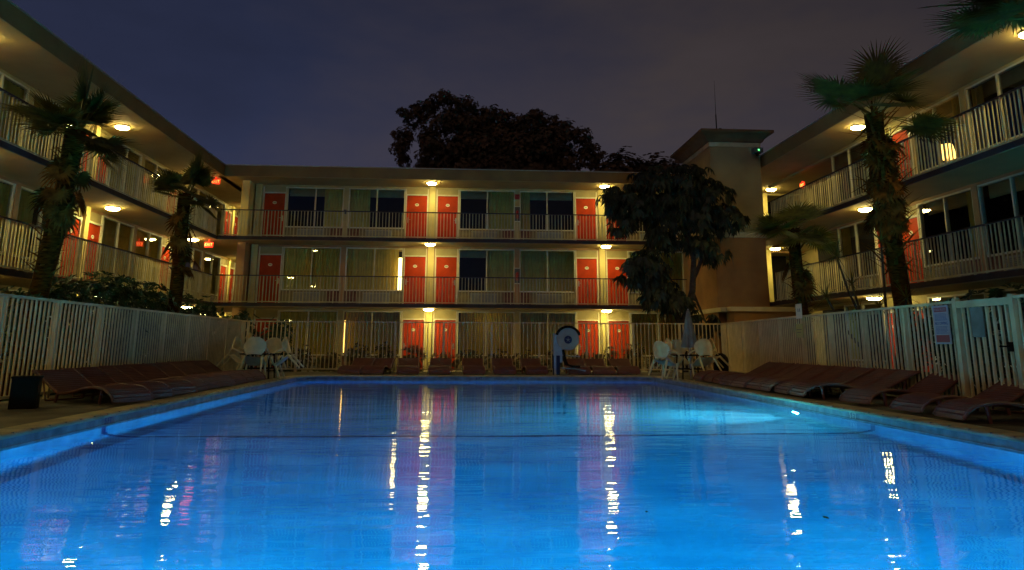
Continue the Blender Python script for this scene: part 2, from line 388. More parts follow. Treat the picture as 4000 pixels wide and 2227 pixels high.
# ------------------------------------------------------------------ motel wings
F = [-1.09, 1.49, 4.07]; CE = [1.37, 3.95, 6.46]
ROOFZ = 6.93
def trim_box(w_, x): return MB()
def door_me():
    b = MB(); b.box(-.42, .42, 0, .045, 0, 2.02)
    return b.mesh('door', M['door'])
def frame_me(h):
    b = MB(); b.box(-.48, -.425, -.03, .1, 0, 2.08); b.box(.425, .48, -.03, .1, 0, 2.08); b.box(-.48, .48, -.032, .1, 2.022, 2.075)
    b.box(-.48, -.44, -.02, .1, 2.08, h); b.box(.44, .48, -.02, .1, 2.08, h)
    return b.mesh('door_frame', M['trim'])
def handle_me(s):
    b = MB(); b.box(-.03, .03, -.012, .0, -.13, .1); b.tube([(0, -.01, 0), (0, -.055, 0), (s * .1, -.06, 0)], .011, 6)
    return b.mesh('door_handle', M['steel'])
def plate_me():
    b = MB(); n = 20
    b.add([(.085 * math.cos(2 * math.pi * k / n), 0, .062 * math.sin(2 * math.pi * k / n)) for k in range(n)] + [(.085 * math.cos(2 * math.pi * k / n), -.012, .062 * math.sin(2 * math.pi * k / n)) for k in range(n)],
          [tuple(range(n, 2 * n))[::-1]] + [(k, (k + 1) % n, n + (k + 1) % n, n + k) for k in range(n)])
    b.cur = 1
    for x in (-.032, 0, .032): b.box(x - .011, x + .011, -.014, -.012, -.014, .022)
    return b.mesh('number_plate', [M['plate'], M['inkg']])
def window_me(w_, z0, z1):
    b = MB(); fw = .045
    b.box(0, fw, -.02, .09, z0, z1); b.box(w_ - fw, w_, -.02, .09, z0, z1)
    b.box(fw, w_ - fw, -.022, .09, z0, z0 + fw); b.box(fw, w_ - fw, -.018, .09, z1 - fw, z1)
    b.box(w_ * .5 - .025, w_ * .5 + .025, -.026, .07, z0 + fw, z1 - fw)
    return b.mesh('window', M['trim'])
def pane_me(w_, z0, z1):
    b = MB()
    for xa, xb in ((.045, w_ * .5 - .025), (w_ * .5 + .025, w_ - .045)): b.add([(xa, .03, z0 + .045), (xb, .03, z0 + .045), (xb, .03, z1 - .045), (xa, .03, z1 - .045)], [(0, 1, 2, 3)])
    return b.mesh('pane', M['glass'])
def curtain_me(x0, x1, z0, z1, seed):
    r = random.Random(seed); b = MB(); rows = [[], []]; n = int((x1 - x0) / .018); ph = r.random() * 6; per = .125
    for k in range(n + 1):
        x = x0 + (x1 - x0) * k / n; ph += 2 * math.pi * .018 / per * r.uniform(.55, 1.5)
        y = .115 + .03 * math.sin(ph) + .012 * math.sin(ph * .37); rows[0].append((x, y, z1)); rows[1].append((x, y + .012 * math.sin(ph * .6), z0))
    b.strip(rows); return b.mesh('curtain', M['curtain'], True)
def sill_me(w_, h):
    b = MB(); b.box(0, w_, 0, .12, 0, h); return b.mesh('sill_panel', M['sillp'])
def bpanel_me(w_, h):
    b = MB(); b.box(0, w_, -.012, 0, .02, h - .02); return b.mesh('brick_panel', M['brick'])
def ac_me():
    b = MB(); b.box(-.53, .53, -.10, 0, .1, .50)
    b.box(-.55, .55, -.115, -.02, .5, .53); b.box(-.55, .55, -.115, -.02, .07, .1)
    return b.mesh('air_conditioner', M['ac'])
def grille_me():
    b = MB()
    for k in range(9): b.box(-.49, .49, -.112, -.102, .13 + k * .04, .15 + k * .04)
    return b.mesh('grille', M['acgrille'])
def rail_me(L, post_ends=False):
    b = MB(); n = int(round(L / .128)); d = L / n
    for k in range(n):
        x = (k + .5) * d
        if k % 4 == 2: b.box(x - .018, x + .018, -.02, .02, .0, 1.05)
        else: b.box(x - .011, x + .011, -.012, .012, .075, 1.05)
    b.box(0, L, -.02, .02, .05, .085)
    return b.mesh('railing', M['rail'])
def railtop_me(L):
    b = MB(); b.box(0, L, -.035, .035, 1.05, 1.085); return b.mesh('top_rail', M['railtop'])

def ceil_light_proto():
    t = empty('ceiling_light')
    b = MB(); b.lathe([(.20, 0), (.21, -.015), (.20, -.035)], 24); part('base', b.mesh('light_base', M['trim'], True), t)
    b = MB(); b.lathe([(.195, -.035), (.19, -.06), (.155, -.085), (.09, -.10), (.02, -.105)], 24)
    part('lens', b.mesh('light_lens', M['glow'], True), t); return t
LP = None
def ceiling_light(loc, label):
    global LP
    if LP is None: LP = ceil_light_proto(); o = LP
    else: o = copy_tree(LP)
    o.location = loc; tag(o, label, 'ceiling light', 'round ceiling lights under the balconies'); return o

def wing(root, P, centers, u0, u1, rail_segs, depth_b, wins, colmat=('cream', 'tan', 'cream')):
    """local frame: x along facade, y into the building, wall face at y=0, balcony to y=-depth_b"""
    W = P / 2 - .17 - 1.10
    for fi in range(3):
        fz, cz = F[fi], CE[fi]; h = cz - fz; z0, z1 = .60, h - .09
        wall = MB()
        # header strip and piers
        wall.box(u0, u1, .0, .14, cz - .09, cz + .002)
        for c in centers:
            wall.box(c - .165, c + .165, .0, .14, fz, cz - .09)
            pw = cached(('pair_col', fi), lambda: (lambda b: (b.box(-.12, .12, -.10, -.001, 0, h), b.mesh('pilaster', M['yellow']))[1])(MB()))
            part('pilaster', pw, root, (c, 0, fz))
            for sd in (-1, 1):
                if c + sd * (P / 2) < u0 - .3 or c + sd * (P / 2) > u1 + .3: 
                    continue
                cd = c + sd * .645
                d = part('door', cached('door', door_me), root, (cd, .02, fz + .01))
                part('door_handle', cached(('handle', sd), lambda: handle_me(-sd)), d, (sd * .35, 0, .98))
                part('number_plate', cached('plate', plate_me), d, (0, -.001, 1.62))
                part('door_frame', cached(('frame', fi), lambda: frame_me(h - .09)), root, (cd, 0, fz))
                b = cached(('transom', fi), lambda: (lambda b: (b.box(-.44, .44, .03, .08, 2.08, h - .09), b.mesh('transom_panel', M['cream']))[1])(MB()))
                part('transom_panel', b, root, (cd, 0, fz))
                wall.box(min(c + sd * 1.125, c + sd * 1.14), max(c + sd * 1.125, c + sd * 1.14), .01, .12, fz, cz - .09)
                # window between door frame and the next pier
                a, bb = sorted((c + sd * 1.14, c + sd * (P / 2 - .10)))
                w_ = bb - a; key = (round(w_, 3), fi)
                wn = part('window', cached(('win',) + key, lambda: window_me(w_, z0, z1)), root, (a, 0, fz))
                part('pane', cached(('pane',) + key, lambda: pane_me(w_, z0, z1)), wn)
                spec = wins(fi, c, sd)     # coverage measured from the far side of the door, 0..1
                cov, gap = spec[0], (spec[1] if len(spec) > 1 else 0)
                if cov > 0:
                    if cov >= 1: g2 = spec[2] if len(spec) > 2 else 0; cx0, cx1 = (gap, w_ - g2) if sd > 0 else (g2, w_ - gap)
                    else: cx0, cx1 = ((w_ * (1 - cov), w_) if sd > 0 else (0, w_ * cov))
                    sdn = int(abs(c) * 31 + fi * 7 + (sd > 0) * 3) % 5
                    part('curtain', cached(('cur', round(cx0, 2), round(cx1, 2), fi, sdn, round(w_, 2)), lambda: curtain_me(cx0 + .02, cx1 - .02, z0 + .03, z1 - .05, sdn)), wn)
                if cov < .95:
                    vh = .34; part('valance', cached(('val',) + key, lambda: (lambda q: (q.box(.06, w_ - .06, .22, .26, z1 - vh, z1), q.mesh('valance', M['cream']))[1])(MB())), wn)
                part('sill_panel', cached(('sill',) + key, lambda: sill_me(w_, z0)), root, (a, .02, fz))
                acx = (a + w_ * .45) if sd > 0 else (bb - w_ * .45)
                ac = part('air_conditioner', cached('ac', ac_me), root, (acx, .02, fz))
                part('grille', cached('grille', grille_me), ac)
                bw = w_ * .2; bx = bb - bw - .02 if sd > 0 else a + .02
                part('brick_panel', cached(('bp', round(bw, 3)), lambda: bpanel_me(bw, z0)), root, (bx, .02, fz))
                e = c + sd * P / 2
                if sd > 0:
                    wall.box(e - .10, e + .10, -.04, .14, fz, cz - .09)
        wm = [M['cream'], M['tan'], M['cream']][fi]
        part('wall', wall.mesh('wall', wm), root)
        # dark rooms behind the glass
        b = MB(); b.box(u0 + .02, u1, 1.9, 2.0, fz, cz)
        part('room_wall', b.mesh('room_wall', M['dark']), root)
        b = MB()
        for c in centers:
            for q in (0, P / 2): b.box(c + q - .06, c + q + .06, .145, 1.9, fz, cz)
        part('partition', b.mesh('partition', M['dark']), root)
        # light soffit and slab edge
    for fi in (1, 2):
        b = MB(); b.box(u0, u1, -depth_b, 2.0, CE[fi - 1] + .001, F[fi] - .001); b.cur = 1
        b.box(u0, u1, -depth_b - .012, -depth_b, CE[fi - 1] + .012, F[fi] + .02)
        b.cur = 2; b.box(u0, u1, -depth_b + .0, 1.99, CE[fi - 1] - .01, CE[fi - 1])
        part('balcony_floor', b.mesh('balcony_floor', [M['slab'], M['edge'], M['ceiling']]), root)
    for fi in (1, 2):
        for (a, bb) in rail_segs:
            nseg = max(1, int(round((bb - a) / 3.5))); L = (bb - a) / nseg
            for k in range(nseg):
                rl = part('railing', cached(('rail', round(L, 3)), lambda: rail_me(L)), root, (a + k * L, -depth_b + .05, F[fi]))
                part('top_rail', cached(('railtop', round(L, 3)), lambda: railtop_me(L)), rl)
def roof_part(root, u0, u1, depth_b, back=7.):
    b = MB(); b.box(u0, u1, -depth_b - .12, back, 6.47, ROOFZ - .03)
    b.cur = 1; b.box(u0, u1, -depth_b - .11, back - .01, 6.455, 6.47)
    b.cur = 2; b.box(u0, u1, -depth_b - .15, back, ROOFZ - .03, ROOFZ)
    part('roof', b.mesh('roof', [M['fascia'], M['ceiling'], M['drip']]), root)

XL_W, XR_W, YB_W = -11.2, 12.65, 30.8
DB_B, DB_L, DB_R = 1.4, 1.6, 1.45
# back wing
backw = empty('motel_wing', (0, YB_W, 0)); tag(backw, 'three storey motel wing straight across the pool with pairs of red doors', 'building', 'wings of the motel around the pool')
def wins_back(fi, c, sd):
    if fi == 2: return {(-8.47, 1): (.36,), (-1.3, -1): (.38,), (-1.3, 1): (.48,), (5.87, -1): (.2,)}.get((c, sd), (.4,))
    if fi == 1: return {(-8.47, 1): (1,), (-1.3, -1): (1, .17), (-1.3, 1): (.5,), (5.87, -1): (1,)}.get((c, sd), (1,))
    return {(-1.3, 1): (1, .12), (-1.3, -1): (1, 0, .07)}.get((c, sd), (1,))
wing(backw, 7.17, [-8.47, -1.3, 5.87, 13.04], -8.65, 15.0, [(-9.55, 9.05)], DB_B, wins_back)
for fi in range(3):      # end pier next to the open passage
    b = MB(); b.box(-8.97, -8.66, -.75, 2.2, F[fi], CE[fi]); part('end_pier', b.mesh('end_pier', M['yellow'] if fi == 2 else M['tan']), backw)
b = MB()
for fi in (1, 2):
    b.cur = 0; b.box(-9.6, -8.651, -DB_B, 11, CE[fi - 1] + .001, F[fi] - .001); b.cur = 1; b.box(-9.6, -8.651, -DB_B - .012, -DB_B, CE[fi - 1] + .012, F[fi] + .02)
    b.cur = 2; b.box(-9.6, -8.651, -DB_B, 11, CE[fi - 1] - .01, CE[fi - 1])
part('passage_floor', b.mesh('passage_floor', [M['slab'], M['edge'], M['ceiling']]), backw)
roof_part(backw, -9.72, 11.1, DB_B)
b = MB(); b.box(14.7, 14.9, -1.4, 1.9, ZG, 6.45); part('end_wall', b.mesh('end_wall', M['cream']), backw)
# end wall of the passage with windows and air conditioner
for fi in range(3):
    b = MB(); b.box(-11.15, -8.6, 9.6, 9.8, F[fi], CE[fi]); part('passage_wall', b.mesh('passage_wall', M['cream']), backw)
    b = MB(); b.box(-10.2, -9.3, 9.5, 9.595, F[fi] + .3, F[fi] + 1.15); o = part('air_conditioner', b.mesh('ac_cage', M['acdark']), backw)
    b = MB(); b.box(-10.2, -9.3, 9.54, 9.598, F[fi] + 1.2, F[fi] + 1.9); part('window', b.mesh('passage_window', M['dark']), backw)
# left wing (faces +x)
leftw = empty('motel_wing', (XL_W, 0, 0), R(90)); tag(leftw, 'three storey motel wing along the left side of the pool', 'building', 'wings of the motel around the pool')
def wins_left(fi, c, sd):
    r = int(c * 3 + fi * 5 + sd) % 5
    return [(1,), (.45,), (1,), (1,), (.3,)][r]
wing(leftw, 6.9, [1.75, 8.65, 15.55, 22.45, 29.35, 36.25], 0, 41.0, [(1.5, 29.42)], DB_L, wins_left)
b = MB(); b.box(0, 41, -DB_L - .12, 7, 6.47, ROOFZ - .03); b.cur = 1; b.box(0, 41, -DB_L - .11, 7, 6.455, 6.47); b.cur = 2; b.box(0, 41, -DB_L - .15, 7, ROOFZ - .03, ROOFZ + .001)
part('roof', b.mesh('roof', [M['fascia'], M['ceiling'], M['drip']]), leftw)
# right wing (faces -x); local u = -Y
rightw = empty('motel_wing', (XR_W, 0, 0), R(-90)); tag(rightw, 'three storey motel wing along the right side of the pool', 'building', 'wings of the motel around the pool')
def wins_right(fi, c, sd):
    r = int(abs(c) * 3 + fi * 3 + sd) % 5
    return [(.2,), (0,), (.0,), (.25,), (0,)][r]
wing(rightw, 6.95, [-20.6, -13.65, -6.7], -29.35, 0, [(-26.0, -1.5)], DB_R, wins_right)
b = MB(); b.box(-38, 0, -DB_R - .12, 7, 6.471, ROOFZ - .032); b.cur = 1; b.box(-38, 0, -DB_R - .11, 7, 6.456, 6.471); b.cur = 2; b.box(-38, 0, -DB_R - .15, 7, ROOFZ - .032, ROOFZ - .001)
part('roof', b.mesh('roof', [M['fascia'], M['ceiling'], M['drip']]), rightw)

# ceiling lights
fl = ['ground floor', 'middle floor', 'top floor']
for fi in range(3):
    for i, y in enumerate((8.65, 15.55, 22.45, 29.25, 36.1)):
        nm = ['nearest', 'second', 'third', 'fourth', 'farthest'][i]
        ceiling_light((-10.42, y, CE[fi] - .012), f'round ceiling light, {nm} along the left wing, {fl[fi]}')
    for x, nm in ((-1.3, 'above the central pair of red doors'), (5.85, 'above the red doors by the dark tree'), (12.95, 'in the corner passage behind the tower')):
        ceiling_light((x, 29.75 if fi else 29.9, CE[fi] - .012), f'round ceiling light {nm}, back wing {fl[fi]}')
    for i, y in enumerate((6.8, 13.75, 20.65)):
        if i < 2 and fi != 2: continue
        ceiling_light((11.8, y, CE[fi] - .012), f'round ceiling light, {["nearest", "second", "third"][i]} along the right wing, {fl[fi]}')

# lit rooms
def room_lamp(loc, shade, label, s=1.):
    t = empty('room_lamp', loc); tag(t, label, 'lamp')
    b = MB(); b.lathe([(.07 * s, 0), (.07 * s, .02), (.02, .04), (.02, .25 * s)], 12); part('lamp_base', b.mesh('lamp_base', M['steel'], True), t)
    b = MB(); b.lathe([(.15 * s, .22 * s), (.13 * s, .34 * s), (.10 * s, .48 * s)], 16); part('lamp_shade', b.mesh('lamp_shade', shade, True), t)
t = empty('curtain_gap_light', (-2.58, 31.25, F[1])); tag(t, 'tall glowing column added for the lit room behind the gap in the curtain beside the red door', 'lamp')
b = MB(); b.lathe([(.14, .5), (.15, .52), (.15, 1.98), (.13, 2.0)], 20); part('lamp_shade', b.mesh('gap_glow', M['roomglow'], True), t)  # added glowing column standing in for the lit room interior
b = MB(); b.lathe([(.16, 0), (.16, .03), (.02, .05), (.02, .5)], 16); part('lamp_base', b.mesh('lamp_base', M['steel'], True), t)
t = empty('curtain_gap_light', (-4.70, 31.15, F[0])); tag(t, 'thin floor lamp glowing through the curtain slit on the ground floor', 'lamp')
b = MB(); b.lathe([(.05, .6), (.06, .62), (.06, 1.98), (.05, 2.0)], 16); part('lamp_shade', b.mesh('thin_shade', M['lampshade'], True), t)
b = MB(); b.lathe([(.13, 0), (.13, .03), (.015, .05), (.015, .6)], 16); part('lamp_base', b.mesh('lamp_base', M['steel'], True), t)
room_lamp((1.1, 31.6, F[0] + 1.55), M['roomglow'], 'lit lamp in the ground floor room right of the central doors', 1.2)
room_lamp((1.2, 32.2, F[0] + .55), M['lampshade'], 'orange table lamp low behind the ground floor curtain', 1.)
room_lamp((13.25, 18.85, F[2] + .62), M['lampshade'], 'orange table lamp glowing in a top floor room of the right wing', 1.5)

# ------------------------------------------------------------------ tower in the corner
tw = empty('stair_tower', (9.1, 26, ZG)); tag(tw, 'plain tan stucco stair tower with dark flared cap in the right corner', 'tower')
def tpart(name, b, mt, smooth=False): 
    b.v = [(x - 9.1, y - 26, z - ZG) for x, y, z in b.v]; return part(name, b.mesh(name, mt, smooth), tw)
TX0, TX1, TY0, TY1 = 9.08, 10.98, 26.0, 29.28
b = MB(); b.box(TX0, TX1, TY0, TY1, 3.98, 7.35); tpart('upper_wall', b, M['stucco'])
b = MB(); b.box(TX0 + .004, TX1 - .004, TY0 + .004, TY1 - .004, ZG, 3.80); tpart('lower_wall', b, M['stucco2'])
b = MB(); b.box(TX0 - .04, TX1 + .04, TY0 - .04, TY1, 3.80, 3.98); b.box(TX0 - .03, TX1 + .03, TY0 - .03, TY1, 7.20, 7.36); tpart('trim_band', b, M['cornice'])
b = MB(); prof = [(.0, 7.36), (.10, 7.38), (.16, 7.48), (.26, 7.58), (.42, 7.66), (.42, 7.76)]
for (d0, z0), (d1, z1) in zip(prof[:-1], prof[1:]):
    q0 = [(TX0 - d0, TY0 - d0), (TX1 + d0, TY0 - d0), (TX1 + d0, TY1 + d0), (TX0 - d0, TY1 + d0)]; q1 = [(TX0 - d1, TY0 - d1), (TX1 + d1, TY0 - d1), (TX1 + d1, TY1 + d1), (TX0 - d1, TY1 + d1)]
    b.add([(x, y, z0) for x, y in q0] + [(x, y, z1) for x, y in q1], [(k, (k + 1) % 4, 4 + (k + 1) % 4, 4 + k) for k in range(4)])
b.add([(TX0 - .42, TY0 - .42, 7.76), (TX1 + .42, TY0 - .42, 7.76), (TX1 + .42, TY1 + .42, 7.76), (TX0 - .42, TY1 + .42, 7.76)], [(0, 1, 2, 3)])
tpart('cap', b, M['cap'])
b = MB(); b.box(9.35, 12.0, 25.2, 25.99, ZG, 1.12); tpart('base_block', b, M['stucco2'])
b = MB(); b.box(9.2, 12.1, 25.08, 26.05, 1.12, 1.27); b.box(9.0, 9.2, 25.5, 29.2, 1.12, 1.27); tpart('base_cornice', b, M['cornice'])
an = empty('antenna', (9.75, 27.0, 7.76)); tag(an, 'thin black antenna mast standing on the tower cap', 'antenna')
b = MB(); b.tube([(0, 0, 0), (0, 0, 1.0)], .022, 6); b.tube([(0, 0, 1.0), (.01, 0, 2.4)], [.012, .004], 5); part('mast', b.mesh('mast', M['black']), an)
b = MB(); b.tube([(0, 0, .1), (.14, 0, .15), (.14, 0, .4)], .015, 5); b.box(.1, .18, -.04, .04, .2, .45); part('bracket', b.mesh('bracket', M['black']), an)
sc_ = empty('security_camera', (10.82, 25.97, 7.02)); tag(sc_, 'dark camera box with a green light high on the tower', 'camera')
b = MB(); b.box(-.17, .17, -.28, 0, -.09, .09); part('housing', b.mesh('housing', M['acdark']), sc_)
b = MB(); b.tube([(-.05, -.2, -.05), (-.05, -.24, -.2)], [.06, .05], 10); part('dome', b.mesh('dome', M['black']), sc_)
b = MB(); b.box(-.02, .02, -.29, -.281, -.02, .02); part('indicator', b.mesh('indicator', M['led']), sc_)

# exit signs
for loc, lab, rz in (((-9.85, 29.5, 6.27), 'red lit exit sign under the roof in the left corner', 0), ((-9.9, 29.5, 3.74), 'red lit exit sign under the middle floor ceiling in the left corner', 0),
                 ((12.52, 26.0, 5.78), 'small red lit sign on the top walkway wall beside the tower', R(-90))):
    t = empty('exit_sign', loc, rz); tag(t, lab, 'exit sign', 'lit exit signs')
    b = MB(); b.box(-.16, .16, -.02, .02, -.10, .10); b.box(-.02, .02, -.01, .01, .10, .16 if rz else (CE[2] - loc[2] if loc[2] > 5 else CE[1] - loc[2])); part('housing', b.mesh('exit_housing', M['exitglow']), t)
    part('lettering', text_mesh('EXIT', .15, M['exitink']), t, (0, -.024, 0), (R(90), 0, 0))
# fire cabinets, alarm, wall lantern
for loc, lab in (((2.28, 30.72, 5.35), 'narrow fire extinguisher cabinet on the top floor pier'), ((2.28, 30.72, 2.75), 'narrow fire extinguisher cabinet on the middle floor pier')):
    t = empty('fire_cabinet', loc); tag(t, lab, 'fire cabinet', 'fire extinguisher cabinets')
    b = MB(); b.box(-.14, .14, -.07, .02, -.33, .33); part('case', b.mesh('case', M['trim']), t)
    b = MB(); b.box(-.11, .11, -.075, -.0705, -.30, .30); part('door_pane', b.mesh('door_pane', M['acdark']), t)
    b = MB(); b.lathe([(.055, -.2), (.06, -.18), (.06, .1), (.02, .16)], 12, (0, -.09, 0)); part('extinguisher', b.mesh('extinguisher', M['redbox'], True), t)
o = MB(); o.box(-.1, .1, -.06, .02, -.1, .1); o.lathe([(.05, -.03), (.04, .03)], 10, (0, -.07, 0)); o = part('fire_alarm', o.mesh('fire_alarm', M['redbox']), None, (2.28, 30.74, 6.1)); tag(o, 'red fire alarm box under the roof on the central pier', 'alarm')
o = MB(); o.box(-.05, .05, -.06, .02, -.1, .08); o.tube([(0, -.07, 0), (0, -.09, 0)], .025, 8); o = part('call_box', o.mesh('call_box', M['acdark']), None, (-4.9, 30.74, 5.35)); tag(o, 'small dark box on the top floor pier left of centre', 'box')
t = empty('wall_lantern', (-8.98, 30.70, 6.0)); tag(t, 'dark unlit wall lantern by the top left passage', 'lantern')
b = MB(); b.lathe([(.02, -.2), (.05, -.16), (.07, .05), (.03, .12)], 8, (-.1, -.05, 0)); part('lantern_glass', b.mesh('lantern_glass', M['black']), t)
b = MB(); b.tube([(0, 0, .1), (-.06, -.03, .16), (-.1, -.05, .12)], .012, 6); part('bracket', b.mesh('lantern_bracket', M['black']), t)

# ------------------------------------------------------------------ pool fence
FT = .66
def fence_run(root, p0, p1, postn=12, wide=False, top=FT):
    a = Vector((*p0, 0)); d = Vector((*p1, 0)) - a; L = d.length; ang = math.atan2(d.y, d.x); n = int(L / .128); st = L / n
    sl = MB(); posts = []
    for k in range(n):
        x = (k + .5) * st
        if k % postn == 0: posts.append(x); continue
        sl.box(x - .013, x + .013, -.013, .013, .06, top - ZD - .02)
    base = a + Vector((0, 0, ZD))
    rot = (0, 0, ang)
    part('slat_panel', sl.mesh('slat_panel', M['fence']), root, tuple(base - root.location), rot)
    b = MB(); b.box(0, L, -.028, .028, top - ZD - .02, top - ZD + .02); part('top_rail', b.mesh('fence_top_rail', M['fence']), root, tuple(base - root.location), rot)
    b = MB(); b.box(0, L, -.02, .02, .06, .10); part('bottom_rail', b.mesh('fence_bottom_rail', M['fence']), root, tuple(base - root.location), rot)
    pm = cached(('post', top), lambda: (lambda q: (q.box(-.035, .035, -.035, .035, -.02, top - ZD - .021), q.mesh('post', M['fence']))[1])(MB()))
    for x in posts: part('post', pm, root, tuple(base - root.location + Vector((math.cos(ang) * x, math.sin(ang) * x, 0))), rot)
f1 = empty('pool_fence', (-6.62, 9., ZD)); tag(f1, 'white picket fence along the left side of the pool deck', 'fence', 'white fences around the pool deck')
fence_run(f1, (-6.55, 2.), (-6.76, 24.2))
f2 = empty('pool_fence', (0, 24.25, ZD)); tag(f2, 'white picket fence along the far side of the pool deck', 'fence', 'white fences around the pool deck')
fence_run(f2, (-6.76, 24.25), (8.48, 24.25))
f3 = empty('pool_fence', (8, 15., ZD)); tag(f3, 'white picket fence along the right side with signs on it', 'fence', 'white fences around the pool deck')
fence_run(f3, (7.62, 11.02), (8.50, 24.2), top=.66)
f4 = empty('pool_fence', (7.6, 8., ZD)); tag(f4, 'white fence section right of the gate at the frame edge', 'fence', 'white fences around the pool deck')
fence_run(f4, (7.50, 3.), (7.57, 9.75), top=.66)
g = empty('fence_gate', (7.57, 9.8, ZD)); tag(g, 'white picket gate with heavy frame and blank plate', 'gate')
b = MB(); 
for y in (0, 1.19): b.box(-.04, .04, y - .04, y + .04, 0.0, 1.58)
b.box(-.03, .03, .04, 1.15, 1.44, 1.54); b.box(-.03, .03, .04, 1.15, .08, .14); part('gate_frame', b.mesh('gate_frame', M['fence']), g)
b = MB()
for k in range(8): b.box(-.02, .02, .14 + k * .13 - .014, .14 + k * .13 + .014, .14, 1.44)
part('slat_panel', b.mesh('gate_slats', M['fence']), g)
b = MB(); b.box(-.06, -.021, .05, .14, .8, .93); b.tube([(-.06, .09, .87), (-.12, .09, .87), (-.12, .2, .87)], .012, 6); part('latch', b.mesh('latch', M['black']), g)
b = MB(); b.box(-.034, -.022, .58, .86, 1.0, 1.43); part('blank_plate', b.mesh('blank_plate', M['canvas']), g)

# signs on the right fence
def sign_rot(): return R(-90 - 3.8)
sg = empty('pool_rules_sign', (7.60, 11.42, .32), R(-93)); tag(sg, 'pool rules board with red header hung on the right fence', 'sign')
b = MB(); b.box(-.21, .21, -.012, .0, -.30, .30); part('board', b.mesh('board', M['signwhite']), sg)
b = MB(); b.box(-.165, .165, -.015, -.0125, .20, .27); b.box(-.175, .175, -.015, -.0125, -.27, -.16); part('red_band', b.mesh('red_band', M['signred']), sg)
part('lettering', text_mesh('POOL RULES', .055, M['signwhite']), sg, (0, -.017, .235), (R(90), 0, 0))
part('lettering', text_mesh('NO DIVING', .068, M['signblue']), sg, (0, -.014, .02), (R(90), 0, 0))
b = MB(); rr = random.Random(3)
for z in (.165, .145, .125, .105, .085, .067, -.035, -.055, -.075, -.095, -.115, -.135):
    x = -.16
    while x < .13:
        l = rr.uniform(.02, .06); b.box(x, min(x + l, .165), -.0135, -.0125, z, z + .009); x += l + .01
part('small_print', b.mesh('small_print', M['signblue']), sg)
for loc, sz, mt, lab in (((7.98, 17.25, .78), (.17, .17), M['trim'], 'small pale square sign sticking up above the right fence'), ((7.94, 17.2, .32), (.2, .16), M['signyellow'], 'small yellowish sign plate on the right fence')):
    b = MB(); b.box(-sz[0], sz[0], -.012, 0, -sz[1], sz[1]); 
    b.cur = 1
    if mt is M['trim']: b.box(-.05, -.01, -.014, -.0121, -.02, .06); b.box(.05, .09, -.014, -.0121, -.02, .06); 
    else: b.box(-.14, .14, -.014, -.0121, .02, .04); b.box(-.14, .1, -.014, -.0121, -.04, -.02)
    o = part('fence_sign', b.mesh('fence_sign', [mt, M['acdark']]), None, loc, (0, 0, R(-93))); tag(o, lab, 'sign', 'small signs on the right fence')

# ------------------------------------------------------------------ loungers
def lounger_proto():
    t = empty('sun_lounger')           # head at y=+.95, foot at y=-.9, base z=0
    # profile s (from foot) -> height; back raised
    seat = [(-.92, .06), (-.86, .15), (-.72, .215), (-.50, .245), (-.28, .225), (-.05, .17), (.18, .135), (.30, .14)]
    back = [(.30, .15), (.42, .20), (.62, .30), (.84, .405), (.93, .44)]
    def interp(pr, n):
        L = [0]
        for a, b_ in zip(pr[:-1], pr[1:]): L.append(L[-1] + math.dist(a, b_))
        o = []
        for k in range(n):
            s = L[-1] * k / (n - 1)
            for i in range(len(L) - 1):
                if s <= L[i + 1] + 1e-9:
                    u = (s - L[i]) / (L[i + 1] - L[i]); o.append((pr[i][0] + u * (pr[i + 1][0] - pr[i][0]), pr[i][1] + u * (pr[i + 1][1] - pr[i][1]))); break
        return o
    def surf(pr, n, nm):
        b = MB(); pts = interp(pr, n); th = .012
        # continuous ribbed skin
        top = []; 
        for i, (y, z) in enumerate(pts):
            a = pts[max(i - 1, 0)]; c = pts[min(i + 1, len(pts) - 1)]; dy, dz = c[0] - a[0], c[1] - a[1]; l = math.hypot(dy, dz); ny, nz = -dz / l, dy / l
            o = .011 * (1 if i % 2 else 0)
            top.append([(-.30, y + ny * o, z + nz * o), (-.10, y + ny * o, z + nz * o), (.10, y + ny * o, z + nz * o), (.30, y + ny * o, z + nz * o)])
        b.strip(top); b.strip([[(x, y, z - .022) for x, y, z in r_] for r_ in top])
        for sx in (-.31, .31): b.tube([(sx, y, z - .006) for y, z in pts[::3] + [pts[-1]]], .022, 6)
        return b.mesh(nm, M['lounger'])
    part('seat', surf(seat, 45, 'seat'), t); part('backrest', surf(back, 25, 'backrest'), t)
    for sx in (-.28, .28):
        for y, z in ((-.62, .2), (.34, .12)):
            b = MB(); b.tube([(sx, y, z), (sx, y + .03, 0)], [.025, .02], 6); part('leg', b.mesh('leg', M['lounger']), t)
    b = MB(); b.tube([(-.28, .72, .33), (-.28, .60, .02), (.28, .60, .02), (.28, .72, .33)], .014, 6); part('back_prop', b.mesh('back_prop', M['lounger']), t)
    return t
LO = lounger_proto(); used = False
def lounger(x, y, rz, label, group, sc=1.):
    global used
    o = LO if not used else copy_tree(LO); used = True
    o.location = (x + rnd.uniform(-.06, .06), y, ZD - .012); o.rotation_euler = (0, 0, rz); o.scale = (sc, sc, sc); tag(o, label, 'sun lounger', group); return o
for i, (x, a) in enumerate(((-3.05, -8), (-2.4, -6), (-1.58, 4), (-.56, 0), (.38, 1), (1.32, 0), (2.25, 2), (3.52, -3), (4.26, 0), (4.98, -2))):
    lounger(x, 22.95, R(a), f'brown lounger, {ORD[i]} from the left in the row behind the far pool edge', 'loungers behind the far pool edge')
for i in range(9):
    y = 12.1 + i * .80 + rnd.uniform(-.05, .05); lounger(-5.58, y, R(90 - 26 + rnd.uniform(-5, 5)), f'brown lounger, {ORD[i]} from the near end of the row by the left fence', 'loungers side by side along the left fence', 1.05)
